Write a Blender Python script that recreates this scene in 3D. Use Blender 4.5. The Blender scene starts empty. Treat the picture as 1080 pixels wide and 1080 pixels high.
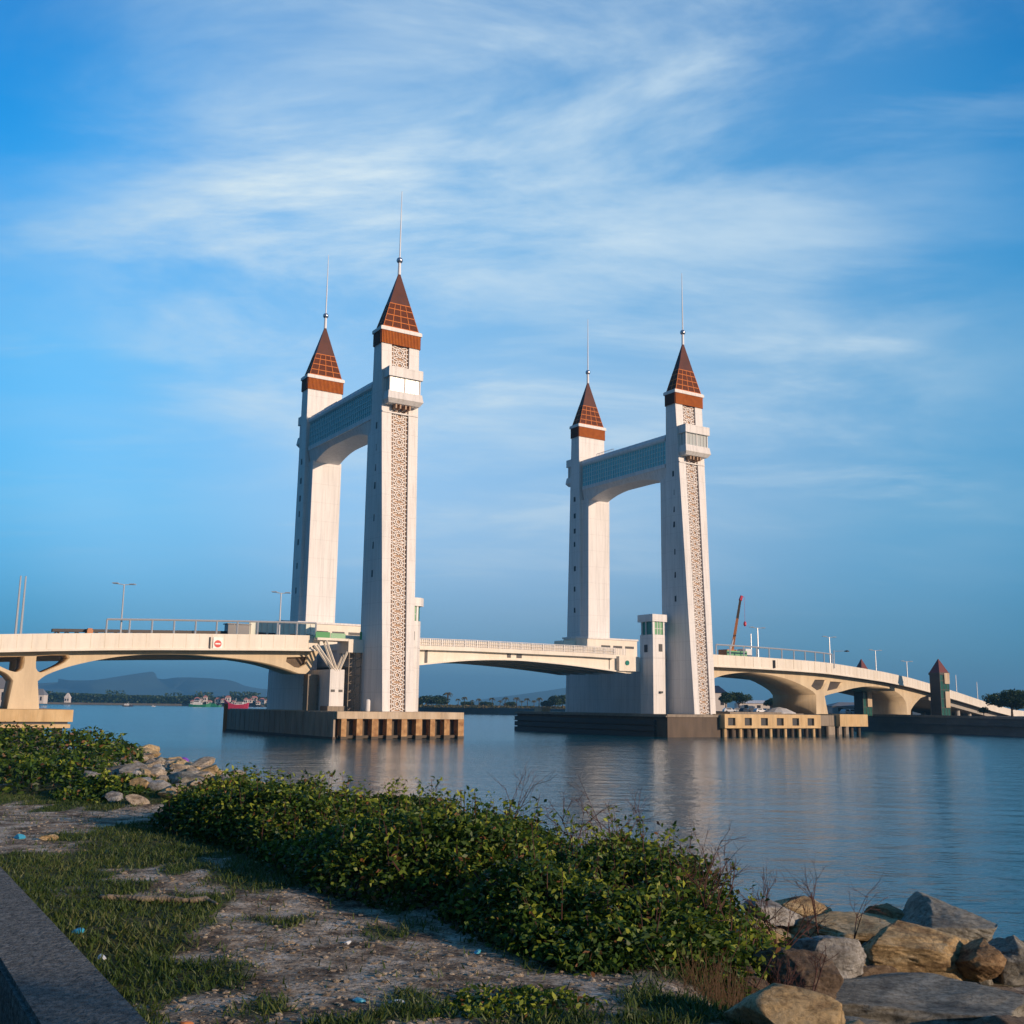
import bpy, bmesh, math, random
import numpy as np
from mathutils import Matrix, Vector
R = math.radians
S = bpy.context.scene
COL = S.collection
random.seed(7)
rng = np.random.default_rng(7)

# ------------------------------------------------------------------ camera
EYE = 4.8
PITCH, ROLL = 0.178, 0.013
cam_d = bpy.data.cameras.new("camera"); cam = bpy.data.objects.new("camera", cam_d); COL.objects.link(cam)
cam_d.sensor_width = 36; cam_d.lens = 1135/1080*36; cam_d.clip_start = .1; cam_d.clip_end = 40000
c_, s_ = math.cos(PITCH), math.sin(PITCH)
F = Vector((0, c_, s_)); R0 = Vector((1, 0, 0)); U0 = Vector((0, -s_, c_))
rt = R0*math.cos(ROLL)+U0*math.sin(ROLL); up = -R0*math.sin(ROLL)+U0*math.cos(ROLL)
M = Matrix((rt, up, -F)).transposed().to_4x4(); M.translation = Vector((0, 0, EYE))
cam.matrix_world = M
S.camera = cam

# ------------------------------------------------------------------ sun, sky, exposure
SUN_AZ = R(-34.0)      # angle of the horizontal direction towards the sun, from +x
SUN_EL = R(13.0)
sd = Vector((math.cos(SUN_AZ)*math.cos(SUN_EL), math.sin(SUN_AZ)*math.cos(SUN_EL), math.sin(SUN_EL)))
sl = bpy.data.lights.new("sun", 'SUN'); sl.energy = 4.3; sl.angle = R(.5); sl.color = (1, .75, .55)
so = bpy.data.objects.new("sun", sl); COL.objects.link(so); so.rotation_euler = sd.to_track_quat('Z', 'Y').to_euler()
W_ = bpy.data.worlds.new("World"); S.world = W_; W_.use_nodes = True
nt = W_.node_tree; nt.nodes.clear()
def N(t, **kw):
    n = nt.nodes.new(t)
    for k, v in kw.items(): setattr(n, k, v)
    return n
out = N('ShaderNodeOutputWorld'); bg = N('ShaderNodeBackground'); bg.inputs[1].default_value = .15
sky = N('ShaderNodeTexSky', sky_type='NISHITA', sun_disc=False)
sky.sun_elevation = SUN_EL; sky.sun_rotation = math.pi/2-SUN_AZ; sky.air_density = 1.0; sky.dust_density = .6; sky.ozone_density = 2.5
tc = N('ShaderNodeTexCoord'); sep = N('ShaderNodeSeparateXYZ'); nt.links.new(tc.outputs['Generated'], sep.inputs[0])
# cloud plane coordinates
mx = N('ShaderNodeMath', operation='MAXIMUM'); mx.inputs[1].default_value = 0.0; nt.links.new(sep.outputs[2], mx.inputs[0])
ad = N('ShaderNodeMath', operation='ADD'); ad.inputs[1].default_value = .16; nt.links.new(mx.outputs[0], ad.inputs[0])
dx = N('ShaderNodeMath', operation='DIVIDE'); dy = N('ShaderNodeMath', operation='DIVIDE')
nt.links.new(sep.outputs[0], dx.inputs[0]); nt.links.new(ad.outputs[0], dx.inputs[1])
nt.links.new(sep.outputs[1], dy.inputs[0]); nt.links.new(ad.outputs[0], dy.inputs[1])
cb = N('ShaderNodeCombineXYZ'); nt.links.new(dx.outputs[0], cb.inputs[0]); nt.links.new(dy.outputs[0], cb.inputs[1])
def cloud(rot, scl, loc, scale, detail, lo, hi, dist=.6, rough=.55):
    mp = N('ShaderNodeMapping'); mp.inputs['Rotation'].default_value = (0, 0, R(rot)); mp.inputs['Scale'].default_value = (scl[0], scl[1], 1)
    mp.inputs['Location'].default_value = loc
    nt.links.new(cb.outputs[0], mp.inputs[0])
    no = N('ShaderNodeTexNoise'); no.inputs['Scale'].default_value = scale; no.inputs['Detail'].default_value = detail
    no.inputs['Distortion'].default_value = dist; no.inputs['Roughness'].default_value = rough
    nt.links.new(mp.outputs[0], no.inputs['Vector'])
    mr = N('ShaderNodeMapRange', interpolation_type='SMOOTHSTEP'); mr.inputs[1].default_value = lo; mr.inputs[2].default_value = hi
    nt.links.new(no.outputs[0], mr.inputs[0]); return mr.outputs[0]
def mul(a, b):
    m = N('ShaderNodeMath', operation='MULTIPLY')
    for i, x in enumerate((a, b)):
        if isinstance(x, float): m.inputs[i].default_value = x
        else: nt.links.new(x, m.inputs[i])
    return m.outputs[0]
def addc(a, b):
    m = N('ShaderNodeMath', operation='ADD', use_clamp=True); nt.links.new(a, m.inputs[0]); nt.links.new(b, m.inputs[1]); return m.outputs[0]
broad = cloud(20, (.55, .8), (3.6, 1.2, 0), .75, 5, .32, .64, .5)
wisp = cloud(38, (.8, 1.5), (.4, 5.2, 0), 1.7, 9, .36, .76, .35, .6)
fine = cloud(-14, (.8, 2.6), (7.4, 2.2, 0), 1.2, 8, .54, .80, .4, .6)
hz = N('ShaderNodeMapRange', interpolation_type='SMOOTHSTEP'); hz.inputs[1].default_value = .02; hz.inputs[2].default_value = .26
nt.links.new(sep.outputs[2], hz.inputs[0])
# colour of the air by elevation, tints the physical sky
tint = N('ShaderNodeValToRGB'); nt.links.new(sep.outputs[2], tint.inputs[0])
el = tint.color_ramp.elements
SKY_T = [(0.02, (.40, .60, 1.12)), (.08, (.60, .72, 1.04)), (.168, (1.05, 1.10, 1.22)), (.296, (1.12, 1.42, 1.48)), (.42, (.38, 1.42, 1.72)), (.50, (.04, 1.36, 1.78)), (.8, (.02, 1.2, 1.8))]
while len(el) < len(SKY_T): el.new(.5)
for e_, (p_, c3) in zip(el, SKY_T): e_.position = p_; e_.color = (*c3, 1)
# sky brightest ahead, dimmed at the sides and behind to darken shaded faces
def dotdir(v):
    d = N('ShaderNodeVectorMath', operation='DOT_PRODUCT'); nt.links.new(tc.outputs['Generated'], d.inputs[0]); d.inputs[1].default_value = Vector(v).normalized()[:]; return d.outputs['Value']
lob = N('ShaderNodeValToRGB'); nt.links.new(dotdir((.02, 1, .30)), lob.inputs[0]); lob.color_ramp.interpolation = 'EASE'
LB = [(0.0, (.30, .30, .34)), (.45, (.26, .32, .40)), (.86, (.22, .69, .84)), (.93, (.52, .86, .95)), (1.0, (1, 1, 1))]
le = lob.color_ramp.elements
while len(le) < len(LB): le.new(.5)
for e_, (p_, c3) in zip(le, LB): e_.position = p_; e_.color = (*c3, 1)
ml = N('ShaderNodeVectorMath', operation='MULTIPLY'); nt.links.new(sky.outputs[0], ml.inputs[0]); nt.links.new(lob.outputs[0], ml.inputs[1])
bst = N('ShaderNodeMapRange', interpolation_type='SMOOTHSTEP'); bst.inputs[1].default_value = .90; bst.inputs[2].default_value = .995; nt.links.new(dotdir((.02, 1, .50)), bst.inputs[0])
mt = N('ShaderNodeMix', data_type='RGBA', blend_type='MULTIPLY'); mt.inputs[0].default_value = 1
nt.links.new(ml.outputs[0], mt.inputs[6]); nt.links.new(tint.outputs[0], mt.inputs[7])
def lin(a, k, c):
    m = N('ShaderNodeMath', operation='MULTIPLY_ADD'); nt.links.new(a, m.inputs[0]); m.inputs[1].default_value = k; m.inputs[2].default_value = c; return m.outputs[0]
cm = addc(mul(mul(lin(broad, .75, .25), lin(wisp, .85, .15)), lin(bst.outputs[0], 1.30, .12)), addc(mul(wisp, .10), mul(fine, .46)))
cm = mul(cm, hz.outputs[0])
mc = N('ShaderNodeMix', data_type='RGBA'); nt.links.new(cm, mc.inputs[0]); nt.links.new(mt.outputs[2], mc.inputs[6])
ck = N('ShaderNodeMapRange', interpolation_type='SMOOTHSTEP'); ck.inputs[1].default_value = .72; ck.inputs[2].default_value = .99; ck.inputs[3].default_value = .1; nt.links.new(dotdir((.02, 1, .30)), ck.inputs[0])
cs = N('ShaderNodeMix', data_type='RGBA'); nt.links.new(ck.outputs[0], cs.inputs[0]); cs.inputs[6].default_value = (.5, 2.2, 3.4, 1); cs.inputs[7].default_value = (4.1, 5.0, 5.6, 1); nt.links.new(cs.outputs[2], mc.inputs[7])
nt.links.new(mc.outputs[2], bg.inputs[0]); nt.links.new(bg.outputs[0], out.inputs[0])
S.view_settings.view_transform = 'Standard'; S.view_settings.look = 'None'; S.view_settings.gamma = 1
S.view_settings.use_curve_mapping = False
S.view_settings.exposure = 0.18
S.render.engine = 'CYCLES'
S.cycles.max_bounces = 8; S.cycles.volume_bounces = 0

# ------------------------------------------------------------------ materials
def material(name, base, rough=.6, var=None, vscale=1.0, vamt=.5, bump=0, bscale=8, metal=0, spec=.5, detail=5, stretch=None, coord='Object'):
    m = bpy.data.materials.new(name); m.use_nodes = True; t = m.node_tree; b = t.nodes['Principled BSDF']
    b.inputs['Base Color'].default_value = (*base, 1); b.inputs['Roughness'].default_value = rough
    b.inputs['Metallic'].default_value = metal; b.inputs['Specular IOR Level'].default_value = spec
    tcn = t.nodes.new('ShaderNodeTexCoord'); vec = tcn.outputs[coord]
    if stretch:
        mp = t.nodes.new('ShaderNodeMapping'); mp.inputs['Scale'].default_value = stretch
        t.links.new(vec, mp.inputs[0]); vec2 = mp.outputs[0]
    else: vec2 = vec
    if var:
        n = t.nodes.new('ShaderNodeTexNoise'); n.inputs['Scale'].default_value = vscale; n.inputs['Detail'].default_value = detail
        n.inputs['Roughness'].default_value = .62
        t.links.new(vec2, n.inputs['Vector'])
        mr = t.nodes.new('ShaderNodeMapRange'); mr.inputs[1].default_value = .5-.22*vamt-.02; mr.inputs[2].default_value = .5+.25
        t.links.new(n.outputs[0], mr.inputs[0])
        mi = t.nodes.new('ShaderNodeMix'); mi.data_type = 'RGBA'
        mi.inputs[6].default_value = (*base, 1); mi.inputs[7].default_value = (*var, 1)
        t.links.new(mr.outputs[0], mi.inputs[0]); t.links.new(mi.outputs[2], b.inputs['Base Color'])
    if bump:
        n2 = t.nodes.new('ShaderNodeTexNoise'); n2.inputs['Scale'].default_value = bscale; n2.inputs['Detail'].default_value = 8
        t.links.new(vec, n2.inputs['Vector'])
        bp = t.nodes.new('ShaderNodeBump'); bp.inputs['Strength'].default_value = bump; bp.inputs['Distance'].default_value = .05
        t.links.new(n2.outputs[0], bp.inputs['Height']); t.links.new(bp.outputs[0], b.inputs['Normal'])
    return m
MT = {}
def weather(m, joint=3.0, amt=.80, streak=.80, sx=1.6):
    t = m.node_tree; b = t.nodes['Principled BSDF']; src = b.inputs['Base Color'].links[0].from_socket
    tcn = t.nodes.new('ShaderNodeTexCoord'); sp = t.nodes.new('ShaderNodeSeparateXYZ'); t.links.new(tcn.outputs['Object'], sp.inputs[0])
    d = t.nodes.new('ShaderNodeMath'); d.operation = 'DIVIDE'; d.inputs[1].default_value = joint; t.links.new(sp.outputs[2], d.inputs[0])
    f = t.nodes.new('ShaderNodeMath'); f.operation = 'FRACT'; t.links.new(d.outputs[0], f.inputs[0])
    g = t.nodes.new('ShaderNodeMath'); g.operation = 'GREATER_THAN'; g.inputs[1].default_value = .025; t.links.new(f.outputs[0], g.inputs[0])
    mr = t.nodes.new('ShaderNodeMapRange'); mr.inputs[3].default_value = amt; t.links.new(g.outputs[0], mr.inputs[0])
    mp = t.nodes.new('ShaderNodeMapping'); mp.inputs['Scale'].default_value = (sx, sx, .07); t.links.new(tcn.outputs['Object'], mp.inputs[0])
    n = t.nodes.new('ShaderNodeTexNoise'); n.inputs['Scale'].default_value = 1.6; n.inputs['Detail'].default_value = 9; n.inputs['Roughness'].default_value = .7; t.links.new(mp.outputs[0], n.inputs['Vector'])
    m2 = t.nodes.new('ShaderNodeMapRange'); m2.inputs[1].default_value = .36; m2.inputs[2].default_value = .56; m2.inputs[3].default_value = streak; t.links.new(n.outputs[0], m2.inputs[0])
    mu = t.nodes.new('ShaderNodeMath'); mu.operation = 'MULTIPLY'; t.links.new(mr.outputs[0], mu.inputs[0]); t.links.new(m2.outputs[0], mu.inputs[1])
    v = t.nodes.new('ShaderNodeVectorMath'); v.operation = 'SCALE'; t.links.new(src, v.inputs[0]); t.links.new(mu.outputs[0], v.inputs['Scale']); t.links.new(v.outputs[0], b.inputs['Base Color'])
MT['white'] = material('white_tower_paint', (.80, .78, .76), .55, (.70, .67, .64), .25, .6, stretch=(1, 1, .25))
MT['wall'] = material('pier_wall_paint', (.66, .65, .64), .6, (.52, .51, .50), .3, .8, stretch=(1, 1, .3))
MT['cream'] = material('cream_concrete', (.70, .57, .38), .6, (.58, .45, .29), .35, .7, stretch=(1, 1, .4))
MT['fascia'] = material('pale_fascia_paint', (.84, .78, .68), .55, (.74, .66, .54), .3, .7, stretch=(1, 1, .4))
MT['lattice'] = material('white_lattice', (.82, .78, .74), .5)
MT['copper'] = material('copper_slats', (.50, .135, .012), .6, (.34, .08, .008), 1.2, .8, spec=.15)
MT['spire'] = material('bronze_roof', (.12, .036, .022), .45, (.08, .026, .018), .8, .8, spec=.2)
MT['spiregrid'] = material('orange_roof_grid', (.62, .18, .035), .5, spec=.2)
MT['spiredark'] = material('brown_roof_mesh', (.085, .020, .008), .6, (.16, .042, .012), 4, .8, spec=.15)
MT['ochre'] = material('ochre_backing', (.40, .25, .15), .6)
MT['steel'] = material('galvanised_steel', (.62, .62, .62), .35, metal=.5)
MT['silver'] = material('white_finial_paint', (.82, .82, .84), .3)
MT['orb'] = material('polished_orb', (.6, .6, .65), .25, metal=.9)
MT['dark'] = material('dark_opening', (.02, .022, .028), .5)
MT['glass'] = material('teal_glass', (.14, .52, .60), .25, (.22, .62, .68), .6, .6, spec=.9)
MT['gglass'] = material('green_glass', (.02, .20, .15), .1, spec=.8)
MT['tglass'] = material('dark_green_glass', (.015, .075, .06), .15, (.03, .13, .10), .8, .8)
MT['ggreen'] = material('pale_green_glass', (.20, .42, .22), .15, spec=.8)
MT['pglass'] = material('pale_balcony_glass', (.45, .48, .46), .2, spec=.7)
MT['mull'] = material('grey_mullion', (.50, .70, .72), .4)
MT['deck'] = material('asphalt', (.06, .06, .06), .8)
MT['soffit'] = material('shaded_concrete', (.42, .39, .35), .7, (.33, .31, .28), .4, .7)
MT['conc'] = material('weathered_concrete', (.36, .30, .235), .8, (.22, .175, .13), .45, .9, bump=.3, bscale=3, stretch=(1.2, 1.2, .35))
MT['rust'] = material('rusty_orange_concrete', (.62, .38, .17), .8, (.22, .09, .03), 1.3, 1.0, bump=.3, bscale=3)
MT['capc'] = material('sunlit_cap_concrete', (.66, .54, .40), .75, (.48, .34, .2), .5, .9, stretch=(1, 1, .5))
MT['yell'] = material('yellowish_concrete', (.72, .52, .28), .75, (.56, .36, .16), .6, .9, stretch=(1, 1, .5))
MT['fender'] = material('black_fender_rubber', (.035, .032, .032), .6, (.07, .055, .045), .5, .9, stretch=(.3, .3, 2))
MT['quay'] = material('dark_quay_stone', (.15, .155, .15), .85, (.08, .085, .08), .25, .9, bump=.4, bscale=1.2, stretch=(.6, .6, 1.5))
MT['outer'] = material('brown_grey_wall', (.42, .34, .26), .8, (.24, .18, .13), .6, .9, bump=.3, bscale=3, stretch=(1.2, 1.2, .3))
MT['brownwall'] = material('brown_stained_wall', (.15, .11, .08), .85, (.08, .06, .045), .5, .9, bump=.3, bscale=3, stretch=(1.2, 1.2, .3))
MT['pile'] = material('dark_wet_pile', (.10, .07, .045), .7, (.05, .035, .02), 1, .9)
MT['green'] = material('green_netting', (.06, .30, .10), .6)
MT['hoard'] = material('greenish_cladding', (.78, .82, .70), .6, (.66, .70, .60), .5, .8)
MT['red'] = material('red_paint', (.62, .03, .02), .5)
MT['pink'] = material('magenta_red_paint', (.55, .03, .07), .5)
MT['orange'] = material('orange_paint', (.48, .17, .045), .5)
MT['signw'] = material('white_sign', (.85, .83, .8), .4)
MT['carp'] = material('dark_car_paint', (.04, .05, .07), .25)
MT['carw'] = material('white_car_paint', (.75, .75, .75), .25)
MT['carg'] = material('grey_car_paint', (.25, .27, .29), .25)
MT['tyre'] = material('tyre_rubber', (.02, .02, .02), .8)
MT['roofred'] = material('red_brown_roof', (.15, .028, .025), .6)
MT['roofpink'] = material('terracotta_roof', (.50, .22, .18), .7)
MT['roofgrey'] = material('grey_roof', (.22, .22, .23), .7)
MT['bwall'] = material('rendered_house_wall', (.70, .62, .55), .7)
MT['trunk'] = material('bark', (.10, .07, .045), .9, (.05, .035, .025), 4, .8, bump=.5, bscale=20)
MT['twig'] = material('dry_red_twig', (.085, .035, .028), .85)
MT['dry'] = material('dry_straw_grass', (.10, .06, .03), .9)
MT['boatg'] = material('green_hull', (.02, .22, .10), .4)
MT['boatd'] = material('dark_hull', (.03, .04, .07), .4)
MT['plastic'] = material('white_plastic_litter', (.7, .72, .72), .4)
MT['bluep'] = material('blue_plastic_litter', (.05, .35, .5), .4)
MT['purple'] = material('purple_plastic', (.20, .06, .45), .4)
MT['wood'] = material('bleached_driftwood', (.36, .29, .20), .85, (.16, .12, .08), 9, 1.0, bump=.6, bscale=25)
MT['parapet'] = material('dark_speckled_concrete', (.34, .34, .32), .95, (.06, .062, .06), 38, 1.0, bump=1.0, bscale=70, detail=10, spec=.1)
MT['hill'] = material('forested_hill', (.045, .075, .04), .95, (.03, .05, .03), .004, .8)
MT['land'] = material('trodden_quay_ground', (.17, .15, .12), .9, (.10, .09, .07), .08, .9)

weather(MT['white'], 3.2, .86, .82); weather(MT['wall'], 2.4, .86, .80); weather(MT['cream'], 50, 1, .86, .6); weather(MT['fascia'], 50, 1, .90, .8); weather(MT['conc'], 50, 1, .7); weather(MT['yell'], 50, 1, .78, .7); weather(MT['capc'], 50, 1, .74, .8)
def rockmat(name, a, b, c):
    m = bpy.data.materials.new(name); m.use_nodes = True; t = m.node_tree; p = t.nodes['Principled BSDF']; p.inputs['Roughness'].default_value = .9; p.inputs['Specular IOR Level'].default_value = .2
    co = t.nodes.new('ShaderNodeNewGeometry').outputs['Position']
    def no(sc, de=8, ro=.65, st=None):
        v = co
        if st:
            mp = t.nodes.new('ShaderNodeMapping'); mp.inputs['Scale'].default_value = st; mp.inputs['Rotation'].default_value = (.4, .3, .5); t.links.new(v, mp.inputs[0]); v = mp.outputs[0]
        n = t.nodes.new('ShaderNodeTexNoise'); n.inputs['Scale'].default_value = sc; n.inputs['Detail'].default_value = de; n.inputs['Roughness'].default_value = ro; n.inputs['Distortion'].default_value = .4; t.links.new(v, n.inputs['Vector']); return n.outputs[0]
    cr = t.nodes.new('ShaderNodeValToRGB'); e = cr.color_ramp.elements; e[0].position = .34; e[0].color = (*b, 1); e[1].position = .68; e[1].color = (*c, 1); x = e.new(.5); x.color = (*a, 1)
    t.links.new(no(2.4, 10, .7, (1, 1, 2.2)), cr.inputs[0])
    sp = t.nodes.new('ShaderNodeValToRGB'); e = sp.color_ramp.elements; e[0].position = .38; e[0].color = (.35, .33, .31, 1); e[1].position = .56; e[1].color = (1, 1, 1, 1); t.links.new(no(17, 6, .75), sp.inputs[0])
    mi = t.nodes.new('ShaderNodeMix'); mi.data_type = 'RGBA'; mi.blend_type = 'MULTIPLY'; mi.inputs[0].default_value = .75; t.links.new(cr.outputs[0], mi.inputs[6]); t.links.new(sp.outputs[0], mi.inputs[7]); t.links.new(mi.outputs[2], p.inputs['Base Color'])
    b1 = t.nodes.new('ShaderNodeBump'); b1.inputs['Strength'].default_value = .9; b1.inputs['Distance'].default_value = .10; t.links.new(no(4.5, 12, .72, (1, 1, 2.5)), b1.inputs['Height'])
    b2 = t.nodes.new('ShaderNodeBump'); b2.inputs['Strength'].default_value = .8; b2.inputs['Distance'].default_value = .02; t.links.new(no(30, 8, .75), b2.inputs['Height']); t.links.new(b1.outputs[0], b2.inputs['Normal']); t.links.new(b2.outputs[0], p.inputs['Normal'])
    return m
MT['sandrock'] = rockmat('tawny_boulder', (.64, .46, .24), (.30, .20, .11), (.76, .62, .40))
MT['greyrock'] = rockmat('grey_boulder', (.36, .34, .28), (.15, .14, .12), (.55, .52, .44))
MT['whiterock'] = rockmat('whitish_boulder', (.50, .48, .44), (.20, .18, .16), (.68, .66, .62))
MT['brownrock'] = rockmat('brown_boulder', (.22, .16, .11), (.09, .065, .05), (.36, .28, .20))
MT['orangerock'] = rockmat('rusty_boulder', (.46, .30, .16), (.22, .12, .06), (.55, .42, .26))
MT['palerock'] = rockmat('pale_rubble', (.56, .46, .34), (.24, .18, .13), (.72, .64, .52))
def leafmat(name, a, b, c, trans=.25):
    m = bpy.data.materials.new(name); m.use_nodes = True; t = m.node_tree; p = t.nodes['Principled BSDF']
    at = t.nodes.new('ShaderNodeAttribute'); at.attribute_name = 'tone'
    cr = t.nodes.new('ShaderNodeValToRGB'); e = cr.color_ramp.elements
    e[0].color = (*a, 1); e[1].color = (*c, 1); x = e.new(.55); x.color = (*b, 1)
    if name == 'shrub_leaves': y_ = e.new(.90); y_.color = (*c, 1); e[-1].color = (.20, .09, .035, 1); e[-1].position = .97
    t.links.new(at.outputs['Fac'], cr.inputs[0]); t.links.new(cr.outputs[0], p.inputs['Base Color'])
    p.inputs['Roughness'].default_value = .5; p.inputs['Specular IOR Level'].default_value = .35
    tr = t.nodes.new('ShaderNodeBsdfTranslucent'); t.links.new(cr.outputs[0], tr.inputs[0])
    mx_ = t.nodes.new('ShaderNodeMixShader'); mx_.inputs[0].default_value = trans
    t.links.new(p.outputs[0], mx_.inputs[1]); t.links.new(tr.outputs[0], mx_.inputs[2])
    t.links.new(mx_.outputs[0], t.nodes['Material Output'].inputs[0]); return m
MT['leaf'] = leafmat('shrub_leaves', (.016, .038, .008), (.060, .120, .014), (.34, .38, .04))
MT['leafd'] = leafmat('dark_tree_leaves', (.014, .034, .012), (.03, .065, .02), (.06, .10, .03), .15)
MT['grass'] = leafmat('grass_blades', (.032, .066, .013), (.075, .115, .024), (.21, .19, .08), .25)
MT['palm'] = leafmat('palm_fronds', (.05, .06, .02), (.10, .10, .03), (.25, .16, .06), .15)

# water
def water_mat():
    m = bpy.data.materials.new('sea_water'); m.use_nodes = True; t = m.node_tree; p = t.nodes['Principled BSDF']
    p.inputs['Base Color'].default_value = (.003, .075, .105, 1); p.inputs['Roughness'].default_value = .13; p.inputs['IOR'].default_value = 1.33; p.inputs['Specular Tint'].default_value = (.42, .92, 1.0, 1)
    g = t.nodes.new('ShaderNodeNewGeometry')
    def noise(sc, rot, scale, det):
        mp = t.nodes.new('ShaderNodeMapping'); mp.inputs['Scale'].default_value = sc; mp.inputs['Rotation'].default_value = (0, 0, R(rot))
        t.links.new(g.outputs['Position'], mp.inputs[0]); n = t.nodes.new('ShaderNodeTexNoise')
        n.inputs['Scale'].default_value = scale; n.inputs['Detail'].default_value = det; t.links.new(mp.outputs[0], n.inputs['Vector']); return n.outputs[0]
    a = noise((1, 1.7, 1), 20, 1.5, 4); b = noise((1, 1.5, 1), -25, .32, 3); c = noise((1, 3, 1), 8, .035, 3)
    def mm(op, x, y):
        k = t.nodes.new('ShaderNodeMath'); k.operation = op
        for i, v in enumerate((x, y)):
            if isinstance(v, (int, float)): k.inputs[i].default_value = v
            else: t.links.new(v, k.inputs[i])
        return k.outputs[0]
    # calm and ruffled patches
    mr = t.nodes.new('ShaderNodeMapRange'); mr.inputs[1].default_value = .4; mr.inputs[2].default_value = .65; mr.inputs[3].default_value = .55; mr.inputs[4].default_value = 1.15
    t.links.new(c, mr.inputs[0])
    f_ = noise((1, 1.3, 1), 40, 5.5, 3)
    h = mm('ADD', mm('ADD', mm('MULTIPLY', mm('MULTIPLY', a, .08), mr.outputs[0]), mm('MULTIPLY', b, .22)), mm('MULTIPLY', f_, .016))
    bp = t.nodes.new('ShaderNodeBump'); bp.inputs['Strength'].default_value = .8; bp.inputs['Distance'].default_value = 1.0
    t.links.new(h, bp.inputs['Height']); t.links.new(bp.outputs[0], p.inputs['Normal'])
    return m
MT['water'] = water_mat()

# ------------------------------------------------------------------ helpers
class MB:
    """collects shapes; build() links them as one mesh object"""
    def __init__(s): s.v = []; s.f = []
    def add(s, vs, fs):
        k = len(s.v); s.v += [tuple(map(float, v)) for v in vs]; s.f += [tuple(i+k for i in f) for f in fs]
    def hexa(s, b, t):
        s.add(list(b)+list(t), [(3, 2, 1, 0), (4, 5, 6, 7), (0, 1, 5, 4), (1, 2, 6, 5), (2, 3, 7, 6), (3, 0, 4, 7)])
    def box(s, x0, x1, y0, y1, z0, z1, fn=None):
        P = [(x0, y0, z0), (x1, y0, z0), (x1, y1, z0), (x0, y1, z0), (x0, y0, z1), (x1, y0, z1), (x1, y1, z1), (x0, y1, z1)]
        if fn: P = [fn(*p) for p in P]
        s.hexa(P[:4], P[4:])
    def tube(s, a, b, r0, r1=None, n=8, cap=True):
        r1 = r0 if r1 is None else r1; a = Vector(a); b = Vector(b); d = (b-a)
        if d.length < 1e-6: return
        q = d.to_track_quat('Z', 'Y'); vs = []
        for P, r in ((a, r0), (b, r1)):
            for i in range(n):
                vs.append(P+q @ Vector((r*math.cos(2*math.pi*i/n), r*math.sin(2*math.pi*i/n), 0)))
        fs = [(i, (i+1) % n, n+(i+1) % n, n+i) for i in range(n)]
        if cap: fs += [tuple(range(n-1, -1, -1)), tuple(range(n, 2*n))]
        s.add(vs, fs)
    def lathe(s, prof, c, n=16):
        vs = []; fs = []
        for r, z in prof:
            for i in range(n): vs.append((c[0]+r*math.cos(2*math.pi*i/n), c[1]+r*math.sin(2*math.pi*i/n), c[2]+z))
        for j in range(len(prof)-1):
            for i in range(n): fs.append((j*n+i, j*n+(i+1) % n, (j+1)*n+(i+1) % n, (j+1)*n+i))
        fs += [tuple(range(n-1, -1, -1)), tuple((len(prof)-1)*n+i for i in range(n))]
        s.add(vs, fs)
    def sweep(s, st, sec):
        """st: list of (x,y,nx,ny,z); sec: closed polygon of (offset along n, dz)"""
        m = len(sec); vs = []
        for x, y, nx, ny, z in st:
            for o, dz in sec: vs.append((x+nx*o, y+ny*o, z+dz))
        fs = []
        for i in range(len(st)-1):
            for j in range(m): fs.append((i*m+j, i*m+(j+1) % m, (i+1)*m+(j+1) % m, (i+1)*m+j))
        fs += [tuple(range(m-1, -1, -1)), tuple((len(st)-1)*m+j for j in range(m))]
        s.add(vs, fs)

XF = {}   # world matrix of every thing
def tag(o, label=None, cat=None, group=None, kind=None):
    if label: o['label'] = label
    if cat: o['category'] = cat
    if group: o['group'] = group
    if kind: o['kind'] = kind
    return o
def thing(name, label, cat, loc=(0, 0, 0), rot=0, group=None):
    o = bpy.data.objects.new(name, None); o.empty_display_size = .5; COL.objects.link(o)
    o.location = loc; o.rotation_euler = (0, 0, rot)
    XF[o.name] = Matrix.Translation(loc) @ Matrix.Rotation(rot, 4, 'Z')
    return tag(o, label, cat, group)
def mk(name, mb, mat, parent=None, smooth=False, world=True, loc=None, recalc=True):
    me = bpy.data.meshes.new(name)
    me.from_pydata(mb.v, [], mb.f)
    if recalc:
        bm = bmesh.new(); bm.from_mesh(me); bmesh.ops.recalc_face_normals(bm, faces=bm.faces); bm.to_mesh(me); bm.free()
    o = bpy.data.objects.new(name, me); COL.objects.link(o)
    me.materials.append(mat if not isinstance(mat, str) else MT[mat])
    if smooth: me.shade_smooth()
    if parent is not None:
        X = XF[parent.name]
        if world: me.transform(X.inverted())
        o.parent = parent; XF[o.name] = X
    elif loc is not None:
        me.transform(Matrix.Translation(-Vector(loc))); o.location = loc
        XF[o.name] = Matrix.Translation(loc)
    return o
def kids(o): return [c for c in bpy.data.objects if c.parent == o]
def copy_tree(o, parent=None):
    ch = kids(o)
    c = o.copy(); COL.objects.link(c); c.parent = parent
    for k in ch: copy_tree(k, c)
    return c
def place(o, loc, rot=0, scale=None, **kw):
    o.location = loc; o.rotation_euler = (0, 0, rot)
    if scale: o.scale = (scale,)*3 if not isinstance(scale, tuple) else scale
    XF[o.name] = Matrix.Translation(loc) @ Matrix.Rotation(rot, 4, 'Z')
    tag(o, **kw); return o

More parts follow.
